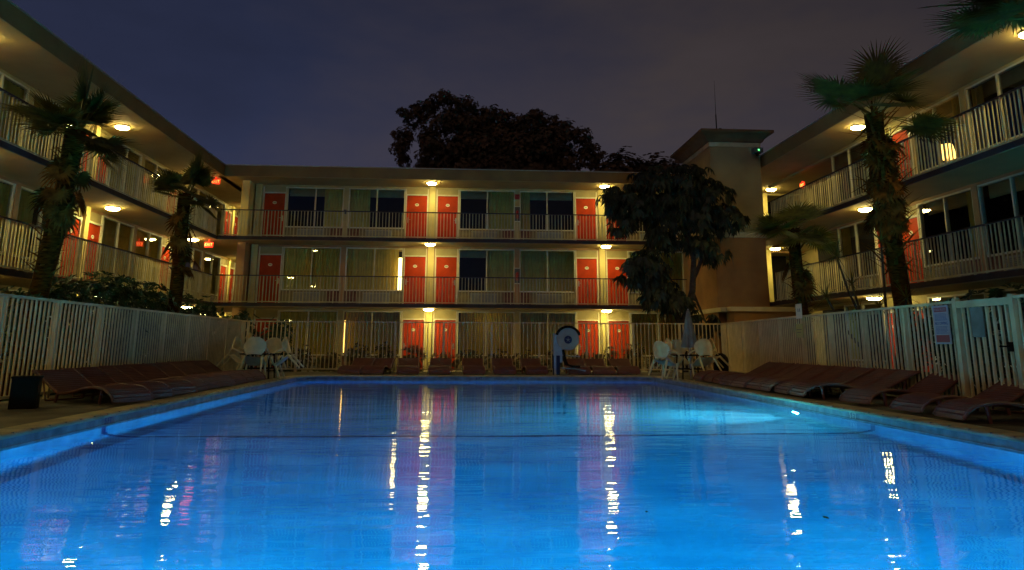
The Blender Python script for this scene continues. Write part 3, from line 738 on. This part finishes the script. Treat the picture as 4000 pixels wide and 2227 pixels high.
for i in range(9):
    y = 12.7 + i * .69 + rnd.uniform(-.04, .04); lounger(6.72, y, R(-90 - 3 + rnd.uniform(-5, 5)), f'brown lounger, {ORD[i]} from the near end of the long row by the right fence', 'loungers side by side along the right fence', 1.07)
lounger(6.85, 11.45, R(-90 + 12), 'brown lounger standing alone beside the long right row', 'loungers side by side along the right fence')
lounger(6.85, 9.95, R(-90 + 4), 'brown lounger at the right frame edge below the gate', 'loungers by the gate')
lounger(6.75, 8.85, R(-90 - 4), 'nearest brown lounger cut off at the lower right frame edge', 'loungers by the gate')
lounger(-5.75, 7.35, R(90 - 12), 'brown lounger foot poking in at the left frame edge', 'loungers by the gate')

# ------------------------------------------------------------------ plastic chairs and tables
def chair_proto():
    t = empty('plastic_chair')   # faces +y; seat .43 high
    b = MB(); pts = [];
    rows = []
    for i in range(9):
        u = i / 8; y = -.2 + .42 * u; z = .42 + .02 * math.cos(u * 3.1) - .015
        rows.append([(x * (.21 + .02 * u), y, z - .015 * (1 - abs(x)) * 1.) for x in (-1, -.6, -.2, .2, .6, 1)])
    b.strip(rows); b.strip([[(x, y, z - .02) for x, y, z in r_] for r_ in rows]); b.tube([r_[0] for r_ in rows], .014, 6); b.tube([r_[-1] for r_ in rows], .014, 6); b.tube(rows[-1], .014, 6)
    part('seat', b.mesh('chair_seat', M['monobloc'], True), t)
    # round back
    b = MB(); N = 15; outer = []
    def bp_(x, z): return (x, -.22 - .10 * (z - .42) / .42 + .10 * (x / .26) ** 2, z)
    rows = []
    for i in range(N + 1):
        z = .46 + .40 * i / N; hw = .26 * math.sqrt(max(0., 1 - ((z - .68) / .19) ** 2)) if z > .68 else .26 * (.62 + .38 * math.sin((z - .46) / .22 * math.pi / 2))
        hw = max(hw, .03); rows.append([bp_(hw * q, z) for q in (-1, -.75, -.5, -.25, 0, .25, .5, .75, 1)])
    b.strip(rows); b.strip([[(x, y - .012, z) for x, y, z in r_] for r_ in rows])
    b.tube([r_[0] for r_ in rows] + [r_[-1] for r_ in rows[::-1]], .013, 6)
    part('backrest', b.mesh('chair_back', M['monobloc'], True), t)
    for s in (-1, 1):
        b = MB(); b.tube([(s * .25, -.20, .62), (s * .285, -.05, .645), (s * .285, .12, .64), (s * .27, .2, .60), (s * .24, .21, .43)], [.018, .024, .024, .022, .018], 8); part('armrest', b.mesh('armrest', M['monobloc'], True), t)
        for y, dy in ((.19, .06), (-.19, -.09)):
            b = MB(); b.tube([(s * .21, y, .42), (s * .25, y + dy, 0)], [.032, .02], 6); part('leg', b.mesh('chair_leg', M['monobloc']), t)
    return t
CH = None
def chair(cx, cy_, ang, dist, tilt, label, group):
    """chair facing the point (cx,cy) from direction ang, leaning forward on the table"""
    global CH
    if CH is None: CH = chair_proto(); o = CH
    else: o = copy_tree(CH)
    d = Vector((math.cos(ang), math.sin(ang), 0)); rz = math.atan2(-d.y, -d.x) - math.pi / 2
    # tilt forward about the front feet (y=.25)
    Rz = Matrix.Rotation(rz, 4, 'Z'); Rx = Matrix.Rotation(-tilt, 4, 'X')
    p = Vector((cx, cy_, ZD - .01)) + d * dist
    T = Matrix.Translation(p) @ Rz @ Rx @ Matrix.Translation((0, -.25, 0))
    o.rotation_mode = 'XYZ'; o.location = T.to_translation(); o.rotation_euler = T.to_euler(); tag(o, label, 'chair', group)
def table(cx, cy_, label):
    t = empty('patio_table', (cx, cy_, ZD - .012)); tag(t, label, 'table', 'round patio tables')
    b = MB(); b.lathe([(.05, .60), (.5, .602), (.52, .615), (.5, .63), (.05, .632)], 32); part('tabletop', b.mesh('tabletop', M['black'], True), t)
    for k in range(4):
        a = R(45 + 90 * k); b = MB(); b.tube([(.38 * math.cos(a), .38 * math.sin(a), .6), (.43 * math.cos(a), .43 * math.sin(a), 0)], .02, 8); part('leg', b.mesh('table_leg', M['black']), t)
    b = MB(); b.lathe([(.40, .25), (.415, .262), (.40, .275), (.385, .262), (.40, .25)], 24); part('brace_ring', b.mesh('brace_ring', M['black'], True), t)
TL = (-5.05, 19.6); TR = (6.02, 19.6)
table(*TL, 'round black patio table with white chairs at the far left pool corner')
table(*TR, 'round black patio table with white chairs and closed umbrella at the far right')
gl, gr = 'white plastic chairs tipped against the left table', 'white plastic chairs tipped against the right table'
chair(*TL, R(-88), .55, R(24), 'white plastic chair at left table, nearest, its round back to the camera', gl)
chair(*TL, R(178), .58, R(30), 'white plastic chair tipped at the left side of the left table', gl)
chair(*TL, R(0), .58, R(32), 'white plastic chair tipped at the right side of the left table', gl)
chair(*TL, R(80), .55, R(22), 'white plastic chair on the far side of the left table', gl)
chair(*TR, R(-75), .55, R(26), 'white plastic chair at right table, nearest, its round back to the camera', gr)
chair(*TR, R(185), .58, R(32), 'white plastic chair tipped at the left side of the right table', gr)
chair(*TR, R(5), .58, R(32), 'white plastic chair tipped at the right side of the right table', gr)
chair(*TR, R(100), .55, R(22), 'white plastic chair on the far side of the right table', gr)
chair(*TR, R(215), .85, R(12), 'white plastic chair standing apart left of the right table', gr)
u = empty('patio_umbrella', (TR[0] - .0, TR[1], ZD)); tag(u, 'closed grey patio umbrella standing in the right table', 'umbrella')
b = MB(); b.tube([(0, 0, .0), (0, 0, 1.8)], .02, 8); part('pole', b.mesh('umbrella_pole', M['steel']), u)
b = MB(); vs = []; N = 48; prof = [(1.80, .015), (1.7, .05), (1.5, .085), (1.25, .12), (1.0, .16), (.84, .185), (.80, .17)]
rows = [[((r_ * (1 + .28 * (math.sin(k / N * 2 * math.pi * 8)) * min(1, (1.82 - z) * 1.5))) * math.cos(2 * math.pi * k / N), (r_ * (1 + .28 * (math.sin(k / N * 2 * math.pi * 8)) * min(1, (1.82 - z) * 1.5))) * math.sin(2 * math.pi * k / N), z) for k in range(N + 1)] for z, r_ in prof]
b.strip(rows); part('canopy', b.mesh('folded_canopy', M['canvas'], True), u)

# ------------------------------------------------------------------ pool lift, bins
l = empty('pool_lift', (2.82, 21.98, ZD)); tag(l, 'pool lift with round white disc, post and dark seat at the far pool edge', 'pool lift')
b = MB(); b.box(-.11, -.045, -.06, .06, 0, 1.15); b.box(.065, .135, -.06, .06, .35, 1.15); b.box(-.13, .15, -.05, .07, .55, 1.18); part('post', b.mesh('lift_post', M['greypaint']), l)
b = MB(); b.box(-.044, .064, -.05, .05, 0, .548); b.box(-.14, -.115, -.05, .05, 0, .548); part('side_panel', b.mesh('side_panel', M['navy']), l)
b = MB(); b.tube([(.30, -.07, 1.02), (.30, -.11, 1.02)], .33, 40); part('disc', b.mesh('disc', M['discp']), l)
b = MB(); 
for k in range(13):
    a0, a1 = R(18 + k * 11), R(18 + (k + 1) * 11); cx, cz = .30, 1.02
    b.add([(cx + r_ * math.cos(a), y, cz + r_ * math.sin(a)) for a in (a0, a1) for r_ in (.32, .39) for y in (-.15, -.04)],
          [(0, 4, 6, 2), (1, 3, 7, 5), (2, 6, 7, 3), (0, 1, 5, 4)])
part('hood', b.mesh('hood', M['black']), l)
b = MB(); b.tube([(.30, -.112, 1.0), (.30, -.118, 1.0)], .115, 24); b.cur = 1
for k in range(5):
    a = R(90 + 72 * k); b.add([(.30 + .012 * math.cos(a + 1.57), -.120, 1.0 + .012 * math.sin(a + 1.57)), (.30 - .012 * math.cos(a + 1.57), -.120, 1.0 - .012 * math.sin(a + 1.57)), (.30 + .09 * math.cos(a), -.120, 1.0 + .09 * math.sin(a))], [(0, 1, 2)])
part('hub_emblem', b.mesh('hub_emblem', [M['navy'], M['greypaint']]), l)
b = MB()
b.strip([[(.14, y, .72), (.19, y, .45), (.26, y, .30), (.40, y, .27), (.62, y, .26)] for y in (-.25, .2)]); b.strip([[(.12, y, .71), (.16, y, .44), (.24, y, .27), (.40, y, .235), (.62, y, .23)] for y in (-.25, .2)])
b.tube([(.14, -.25, .72), (.19, -.25, .45), (.26, -.25, .29), (.40, -.25, .25), (.62, -.25, .24)], .03, 6); part('seat', b.mesh('lift_seat', M['black']), l)
b = MB(); b.tube([(.1, -.1, .56), (.35, -.2, .54), (.62, -.22, .52)], .016, 6); b.tube([(.1, -.05, .20), (.5, -.1, .18), (.8, -.12, .12)], .022, 6); part('arm', b.mesh('lift_arm', M['greypaint']), l)
o = MB(); o.box(-.16, .16, -.14, .14, 0, .40); o.box(-.17, .17, -.15, .15, .40, .43); o = part('waste_bin', o.mesh('waste_bin', M['black']), None, (-5.95, 10.95, ZD - .01), (0, 0, R(20))); tag(o, 'small black square bin by the left fence', 'bin', 'black bins on the deck')
o = MB(); o.lathe([(.16, 0), (.19, .03), (.20, .42), (.21, .44), (.19, .54), (.13, .62), (.05, .66)], 20); o = part('waste_bin', o.mesh('waste_bin', M['black'], True), None, (7.05, 20.2, ZD - .01)); tag(o, 'tall black round topped bin by the right fence', 'bin', 'black bins on the deck')

# ------------------------------------------------------------------ palms
def frond(b, origin, az, el, plen, flen, r, droop=.5, nl=32, w0=.027):
    d = Vector((math.cos(az) * math.cos(el), math.sin(az) * math.cos(el), math.sin(el)))
    pts = [Vector(origin)]; dd = d.copy()
    for i in range(5):
        pts.append(pts[-1] + dd * plen / 5); dd = (dd + Vector((0, 0, -.09 * droop * 2))).normalized()
    b.tube([tuple(p) for p in pts], [.016, .014, .012, .011, .010, .008], 4, False)
    tip = pts[-1]; side = dd.cross(Vector((0, 0, 1)));
    if side.length < 1e-3: side = Vector((1, 0, 0))
    side.normalize(); up = side.cross(dd).normalized(); roll = r.uniform(-.5, .5)
    side2 = side * math.cos(roll) + up * math.sin(roll)
    for k in range(nl):
        a = R(-125 + 250 * k / (nl - 1)) + r.uniform(-.03, .03); L = flen * (1 - .35 * (abs(a) / 2.2) ** 2) * r.uniform(.88, 1.06)
        q = (dd * math.cos(a) + side2 * math.sin(a) + up * .12).normalized(); p = tip.copy(); rows = []; wd = w0 * r.uniform(.8, 1.2)
        perp = q.cross(up).normalized()
        st = 5
        for i in range(st + 1):
            u_ = i / st; ww = wd * (.55 + .9 * u_ if u_ < .5 else 1. * (1 - u_) * 2) ; ww = max(ww, .0015)
            rows.append([tuple(p - perp * ww), tuple(p + perp * ww)])
            q = (q + Vector((0, 0, -1)) * droop * (.05 + .30 * u_ * u_)).normalized(); p = p + q * L / st
        b.strip(rows)
def palm(base, top, crown_n, label, seed, flen=.62, plen=.55, rt=.19, boots=(.45, 1.), bootlen=.28, el_rng=(-22, 85), leaf='leafpalm', skirt=0, azs=None, nl=38):
    r = random.Random(seed); base = Vector(base); top = Vector(top)
    t = empty('palm_tree', tuple(base)); tag(t, label, 'palm tree', 'cabbage palms around the pool'); H = (top - base).length
    b = MB(); pts = []; rs = []
    for i in range(15):
        u_ = i / 14; p = (top - base) * u_ + Vector((.05 * math.sin(u_ * 5 + seed), .03 * math.cos(u_ * 4), 0)) * min(1, u_ * 3); pts.append(tuple(p)); rs.append(rt * (1.25 - .35 * min(1, u_ * 5)) * r.uniform(.94, 1.06))
    b.tube(pts, rs, 14); part('trunk', b.mesh('palm_trunk', M['bark'], True), t)
    # old leaf bases
    b = MB(); nb = int(H * (boots[1] - boots[0]) * 46)
    for k in range(nb):
        u_ = boots[0] + (boots[1] - boots[0]) * (k + .5) / nb; a = k * 2.39996 + r.uniform(-.2, .2); p = (top - base) * u_
        d = Vector((math.cos(a), math.sin(a), 0)); s = d.cross(Vector((0, 0, 1))); L = bootlen * r.uniform(.6, 1.35); up_ = r.uniform(.15, 1.0) if r.random() > .2 else -.5
        p0 = p + d * rt * .75; p1 = p0 + d * L * .55 + Vector((0, 0, L * up_ * .6)); p2 = p1 + d * L * .45 + Vector((0, 0, L * up_ * .35)) + s * r.uniform(-.05, .05)
        b.strip([[tuple(p0 - s * .05), tuple(p0 + d * .02), tuple(p0 + s * .05)], [tuple(p1 - s * .03), tuple(p1 + d * .015), tuple(p1 + s * .03)], [tuple(p2 - s * .008), tuple(p2), tuple(p2 + s * .008)]])
    part('leaf_bases', b.mesh('leaf_bases', M['deadleaf']), t)
    b = MB(); o = top - base
    for k in range(crown_n):
        az = (azs[k] if azs and k < len(azs) else k * 2.39996 + r.uniform(-.3, .3)); e = R(el_rng[0] + (el_rng[1] - el_rng[0]) * ((k * .618) % 1) + r.uniform(-8, 8))
        frond(b, o + Vector((0, 0, r.uniform(-.15, .1))), az, e, plen * r.uniform(.8, 1.2), flen * r.uniform(.85, 1.1), r, droop=.32, nl=nl)
    part('crown', b.mesh('palm_crown', M[leaf]), t)
    if skirt:
        b = MB()
        for k in range(skirt):
            az = k * 2.39996; u_ = r.uniform(.62, .93)
            frond(b, (top - base) * u_, az, R(r.uniform(-65, 15)), .34 * r.uniform(.6, 1.3), .5 * r.uniform(.7, 1.1), r, droop=1.3, nl=16, w0=.034)
        part('dead_fronds', b.mesh('dead_fronds', M['deadleaf']), t)
    return t
palm((-7.95, 14.2, ZG), (-7.42, 14.2, 3.95), 27, 'tall palm with ragged trunk at the left, in front of the left wing', 11, skirt=12, rt=.19, bootlen=.2, flen=.8, plen=.6)
palm((-7.55, 20, ZG), (-7.4, 20, 3.9), 22, 'shorter palm with green skirt before the left corner', 12, flen=.72, plen=.62, skirt=9, rt=.18, bootlen=.2, boots=(.55, 1.), leaf='leafpalm')
palm((9.95, 16.2, ZG), (9.70, 16.2, 5.35), 17, 'tall thick palm rising in front of the right wing', 13, flen=.92, plen=1.0, skirt=60, rt=.22, boots=(.42, 1.), bootlen=.5, el_rng=(-15, 80))
palm((8.78, 18.5, ZG), (8.55, 18.5, 2.95), 17, 'small palm with fronds coloured lamp-lit green before the tower', 14, flen=.85, plen=.6, skirt=4, rt=.17, boots=(.4, 1.), bootlen=.24, el_rng=(-30, 55), leaf='leafpalm_lit')
palm((9.0, 9.8, ZG), (8.95, 9.8, 4.95), 24, 'palm at the right frame edge with only its fronds showing', 15, flen=.9, plen=.95, skirt=8, rt=.2, boots=(.5, 1.), el_rng=(-35, 60))

def rosette(b, o, r, n=26, L=.42, w=.016):
    for k in range(n):
        a = k * 2.39996; e = R(75 - 120 * (k / n)); d = Vector((math.cos(a) * math.cos(e), math.sin(a) * math.cos(e), math.sin(e))); p = Vector(o); s = d.cross(Vector((0, 0, 1))).normalized(); rows = []; l = L * r.uniform(.75, 1.1)
        for i in range(4):
            ww = w * (1 - i / 3.2); rows.append([tuple(p - s * ww), tuple(p + s * ww)]); p = p + d * l / 3; d = (d + Vector((0, 0, -.12))).normalized()
        b.strip(rows)
def yucca(loc, stems, label, seed):
    r = random.Random(seed); t = empty('yucca', loc); tag(t, label, 'shrub', 'spiky multi stemmed shrubs')
    b = MB(); c = MB()
    for dx, dy, h in stems:
        pts = [(0, 0, 0), (dx * .35, dy * .3, h * .4), (dx * .8, dy * .8, h * .75), (dx, dy, h)]; b.tube(pts, [.05, .035, .025, .02], 6); rosette(c, (dx, dy, h), r, 30, .46)
    part('stems', b.mesh('yucca_stems', M['bark2']), t); part('leaves', c.mesh('yucca_leaves', M['leafpalm']), t)
yucca((9.1, 15.6, ZG), [(-.95, 0, 3.0), (-.55, .2, 2.4), (-.2, -.2, 1.9), (.15, .1, 3.35), (.6, .1, 2.1), (.9, -.1, 1.7), (-.7, -.2, 1.65), (.35, -.2, 1.5), (-1.2, .1, 2.1)], 'dark spiky branching shrub at the foot of the tall right palm', 5)

# ------------------------------------------------------------------ leafy trees and shrubs
def cluster_leaves(b, p, d, r, n, L, w, droop):
    s0 = d.orthogonal().normalized(); s1 = d.cross(s0)
    for k in range(n):
        a = 2 * math.pi * k / n + r.uniform(-.3, .3); q = (s0 * math.cos(a) + s1 * math.sin(a) + d * .35 + Vector((0, 0, -droop))).normalized(); l = L * r.uniform(.7, 1.15)
        s = q.cross(d); s = s.normalized() * w * r.uniform(.8, 1.2) if s.length > 1e-4 else s0 * w
        p1 = p + q * l * .5 + Vector((0, 0, .02)); p2 = p + q * l + Vector((0, 0, -droop * l * .4))
        b.add([tuple(p), tuple(p1 - s), tuple(p2), tuple(p1 + s)], [(0, 1, 2, 3)])
def blob_points(blobs, n, r, shell=.55):
    vol = [bx[3] * bx[4] * bx[5] for bx in blobs]; T = sum(v ** .75 for v in vol); out_ = []
    for bx, v in zip(blobs, vol):
        for _ in range(int(n * v ** .75 / T)):
            while True:
                q = Vector((r.gauss(0, 1), r.gauss(0, 1), r.gauss(0, 1)))
                if q.length > .01: break
            q.normalize(); k = shell + (1 - shell) * r.random() ** .6
            k *= 1 + .13 * math.sin(q.x * 5 + bx[0] * 3) * math.cos(q.z * 6 + bx[2]) + .08 * math.sin(q.y * 9)
            out_.append((Vector((bx[0] + q.x * k * bx[3], bx[1] + q.y * k * bx[4], bx[2] + q.z * k * bx[5])) + Vector((r.gauss(0, .09), r.gauss(0, .09), r.gauss(0, .09))) * min(1.6, bx[3] + .4), q))
    return out_
def leafy(name, loc, blobs, n, seed, label, cat, mt, nl=7, L=.25, w=.05, droop=.5, group=None, trunk=None, barkm='bark2'):
    r = random.Random(seed); t = empty(name, loc); tag(t, label, cat, group); lv = Vector(loc)
    b = MB()
    for p, q in blob_points(blobs, n, r): cluster_leaves(b, p - lv, (q + Vector((0, 0, .4))).normalized(), r, nl, L, w, droop)
    part('crown' if trunk else 'foliage', b.mesh(name + '_leaves', mt), t)
    b = MB()
    if trunk:
        for pts, rs in trunk: b.tube([tuple(Vector(p) - lv) for p in pts], rs, 8)
        part('trunk', b.mesh(name + '_trunk', M[barkm], True), t)
    else:
        for bx in blobs:
            b.tube([(r.uniform(-.05, .05) + (bx[0] - loc[0]) * .3, (bx[1] - loc[1]) * .3, 0), (bx[0] - loc[0], bx[1] - loc[1], bx[2] - loc[2])], [.03, .012], 5)
        part('stems', b.mesh(name + '_stems', M[barkm]), t)
    return t
Yt = 25.1
sb = [(6.7, Yt, 5.6, .8, .7, .55), (7.9, Yt, 5.65, .9, .7, .65), (8.7, Yt, 5.1, .75, .7, .6), (5.9, Yt, 4.85, .85, .7, .6), (7.2, Yt, 4.7, 1., .8, .7), (8.3, Yt, 4.4, .85, .7, .6), (5.25, Yt, 5.0, .5, .5, .4),
      (9.35, Yt - .1, 4.35, .55, .5, .4), (6.9, Yt, 3.7, .6, .6, .4), (8.0, Yt, 3.5, .55, .5, .3), (6.4, Yt, 2.6, .75, .7, .6), (5.8, Yt, 2.5, .45, .5, .45), (6.7, Yt, 1.75, .65, .6, .55), (7.35, Yt, 1.5, .5, .5, .45), (8.25, Yt, .75, .55, .5, .4), (5.5, Yt, 4.2, .5, .5, .4), (8.6, Yt, 3.2, .5, .5, .4)]
leafy('umbrella_tree', (7.6, Yt, ZG), sb, 1000, 21, 'large dark tree with drooping leaf clusters in front of the back wing', 'tree', M['leafdark'], nl=8, L=.30, w=.05, droop=.9,
      trunk=[([(7.6, Yt, ZG), (7.5, Yt, .6), (7.9, Yt, 1.8), (8.0, Yt, 2.9), (7.6, Yt, 4.2), (7.5, Yt, 5.2)], [.17, .13, .11, .10, .07, .03]), ([(7.5, Yt, .5), (7.1, Yt, 1.5), (6.6, Yt, 2.8), (6.2, Yt, 4.5)], [.11, .09, .07, .03]),
             ([(7.95, Yt, 2.2), (8.45, Yt, 3.2), (8.5, Yt, 4.8)], [.08, .06, .03]), ([(7.9, Yt, 1.8), (8.25, Yt, .9)], [.05, .03])])
ro = random.Random(99); ob = []
prof = [(1548, 560), (1552, 500), (1580, 440), (1620, 405), (1660, 388), (1710, 376), (1765, 376), (1805, 398), (1850, 408), (1900, 418), (1945, 425), (1985, 450), (2030, 445), (2075, 448), (2110, 425), (2150, 448), (2195, 468), (2245, 475), (2295, 498), (2320, 545), (2340, 590), (1556, 610)]
for (qx, qy) in prof:
    x, z = -3.15 + (qx - 1620) * .01627, 13.74 + (470 - qy) * .0176; k = ro.uniform(.4, .75)
    dx, dz = 2.3 - x, 9.5 - z; l = math.hypot(dx, dz); ob.append((x + dx / l * k, 45 + ro.uniform(-.6, .6), z + dz / l * k, k, .8, k * .9))
    for _ in range(2):
        q = ro.uniform(.1, .3); ob.append((x + ro.uniform(-.4, .4) + dx / l * q, 45 + ro.uniform(-1, .6), z + ro.uniform(-.3, .2) + dz / l * q, ro.uniform(.2, .35), .4, ro.uniform(.18, .3)))
    for f_ in (.3, .5, .7, .9): ob.append((x + dx * f_ + ro.uniform(-.4, .4), 45 + ro.uniform(-1, .8), z + dz * f_ + ro.uniform(-.3, .3), ro.uniform(.7, 1.2), .9, ro.uniform(.6, .9)))
leafy('oak_tree', (1.5, 45, ZG), ob, 21000, 22, 'huge dark spreading tree behind the back wing roof', 'tree', M['leafoak'], nl=5, L=.19, w=.055, droop=.1, group='trees beyond the roof',
      trunk=[([(1.5, 45, ZG), (1.4, 45, 5), (.2, 45, 9), (-1.5, 45, 12.5)], [.7, .55, .35, .12]), ([(1.4, 45, 5), (3.5, 45, 9), (5., 45, 12.5)], [.45, .3, .1]), ([(3.0, 45, 8), (6.5, 45, 11)], [.25, .08]), ([(.5, 45, 8), (-3, 45, 10.8)], [.25, .08]), ([(1.3, 45, 6), (1., 45, 12)], [.3, .08])])
for i, (x, z, rx1, rz1, lab) in enumerate(((9.9, 10.2, 2.0, 1.6, 'low brownish tree top right of the huge tree behind the roof'), (12.4, 10.1, 1.9, 1.5, 'low brownish tree top nearest the tower behind the roof'), (-4.4, 9.3, .7, .9, 'pale green tree tip at the left foot of the huge tree'))):
    leafy('background_tree', (x, 45, ZG), [(x, 45, z, rx1, 1.5, rz1), (x + .6, 45, z - 1.2, rx1, 1.5, rz1), (x - .6, 45, z - 1.4, rx1, 1.4, rz1)], 3200 if i < 2 else 300, 30 + i, lab, 'tree', M['leafoak'] if i < 2 else M['leafhedge'], nl=6, L=.24, w=.07, droop=.1, group='trees beyond the roof',
          trunk=[([(x, 45, ZG), (x + .1, 45, 5), (x, 45, z)], [.3, .22, .06])])
hb = [(-7.75, 14.6, .35, 1.0), (-7.8, 16.2, .55, 1.15), (-8.0, 17.6, .7, 1.1), (-7.9, 19.2, .6, 1.05), (-7.85, 21.0, .5, 1.0), (-7.7, 22.8, .4, .95), (-7.3, 24.9, .25, .8), (-6.2, 25.9, .0, .75)]
for i, (x, y, z, rr_) in enumerate(hb):
    leafy('shrub', (x, y, ZG), [(x, y, z, rr_ * .75, rr_, rr_ * .75), (x, y, z - .8, rr_ * .8, rr_, rr_ * .7), (x + .1, y + .3, z + .45, rr_ * .4, rr_ * .5, rr_ * .35)], 330, 40 + i, f'dark leafy shrub, {ORD[i]} from the near end of the hedge behind the left fence', 'shrub', M['leafhedge'], nl=7, L=.17, w=.03, droop=.1, group='shrubs behind the left fence')
for i, (x, y, z) in enumerate(((8.9, 13.2, .25), (8.75, 11.6, .35), (8.7, 9.8, .4), (8.7, 8.1, .4))):
    leafy('shrub', (x, y, ZG), [(x, y, z, .55, .9, .5), (x, y, z - .8, .6, .9, .6)], 240, 60 + i, f'dark shrub, {ORD[3 - i]} from the near end of the hedge behind the right fence', 'shrub', M['leafhedge'], nl=7, L=.16, w=.03, droop=.1, group='shrubs behind the right fence')
xs = [-5.3 + i * .93 for i in range(15)]
for i, x in enumerate(xs):
    hgt = rnd.uniform(.55, 1.0) * (1.15 if 3 < i < 8 else 1); leafy('croton_shrub', (x, 25.35 + rnd.uniform(-.2, .3), ZG), [(x, 25.4, ZG + hgt * .55, .42, .35, hgt * .5), (x + .15, 25.4, ZG + hgt * .95, .22, .2, hgt * .3), (x - .2, 25.4, ZG + hgt * .85, .18, .2, hgt * .25)], 75, 80 + i, f'low variegated shrub, {ORD[i]} from the left in the bed behind the far fence', 'shrub', M['leafcroton'], nl=6, L=.15, w=.026, droop=.0, group='low shrubs behind the far fence')
# concrete walk along the back wing
mb = MB(); mb.box(-9.6, 11, 28.4, 30.8, ZG, ZG + .03); solid('walkway', mb, M['walk'])
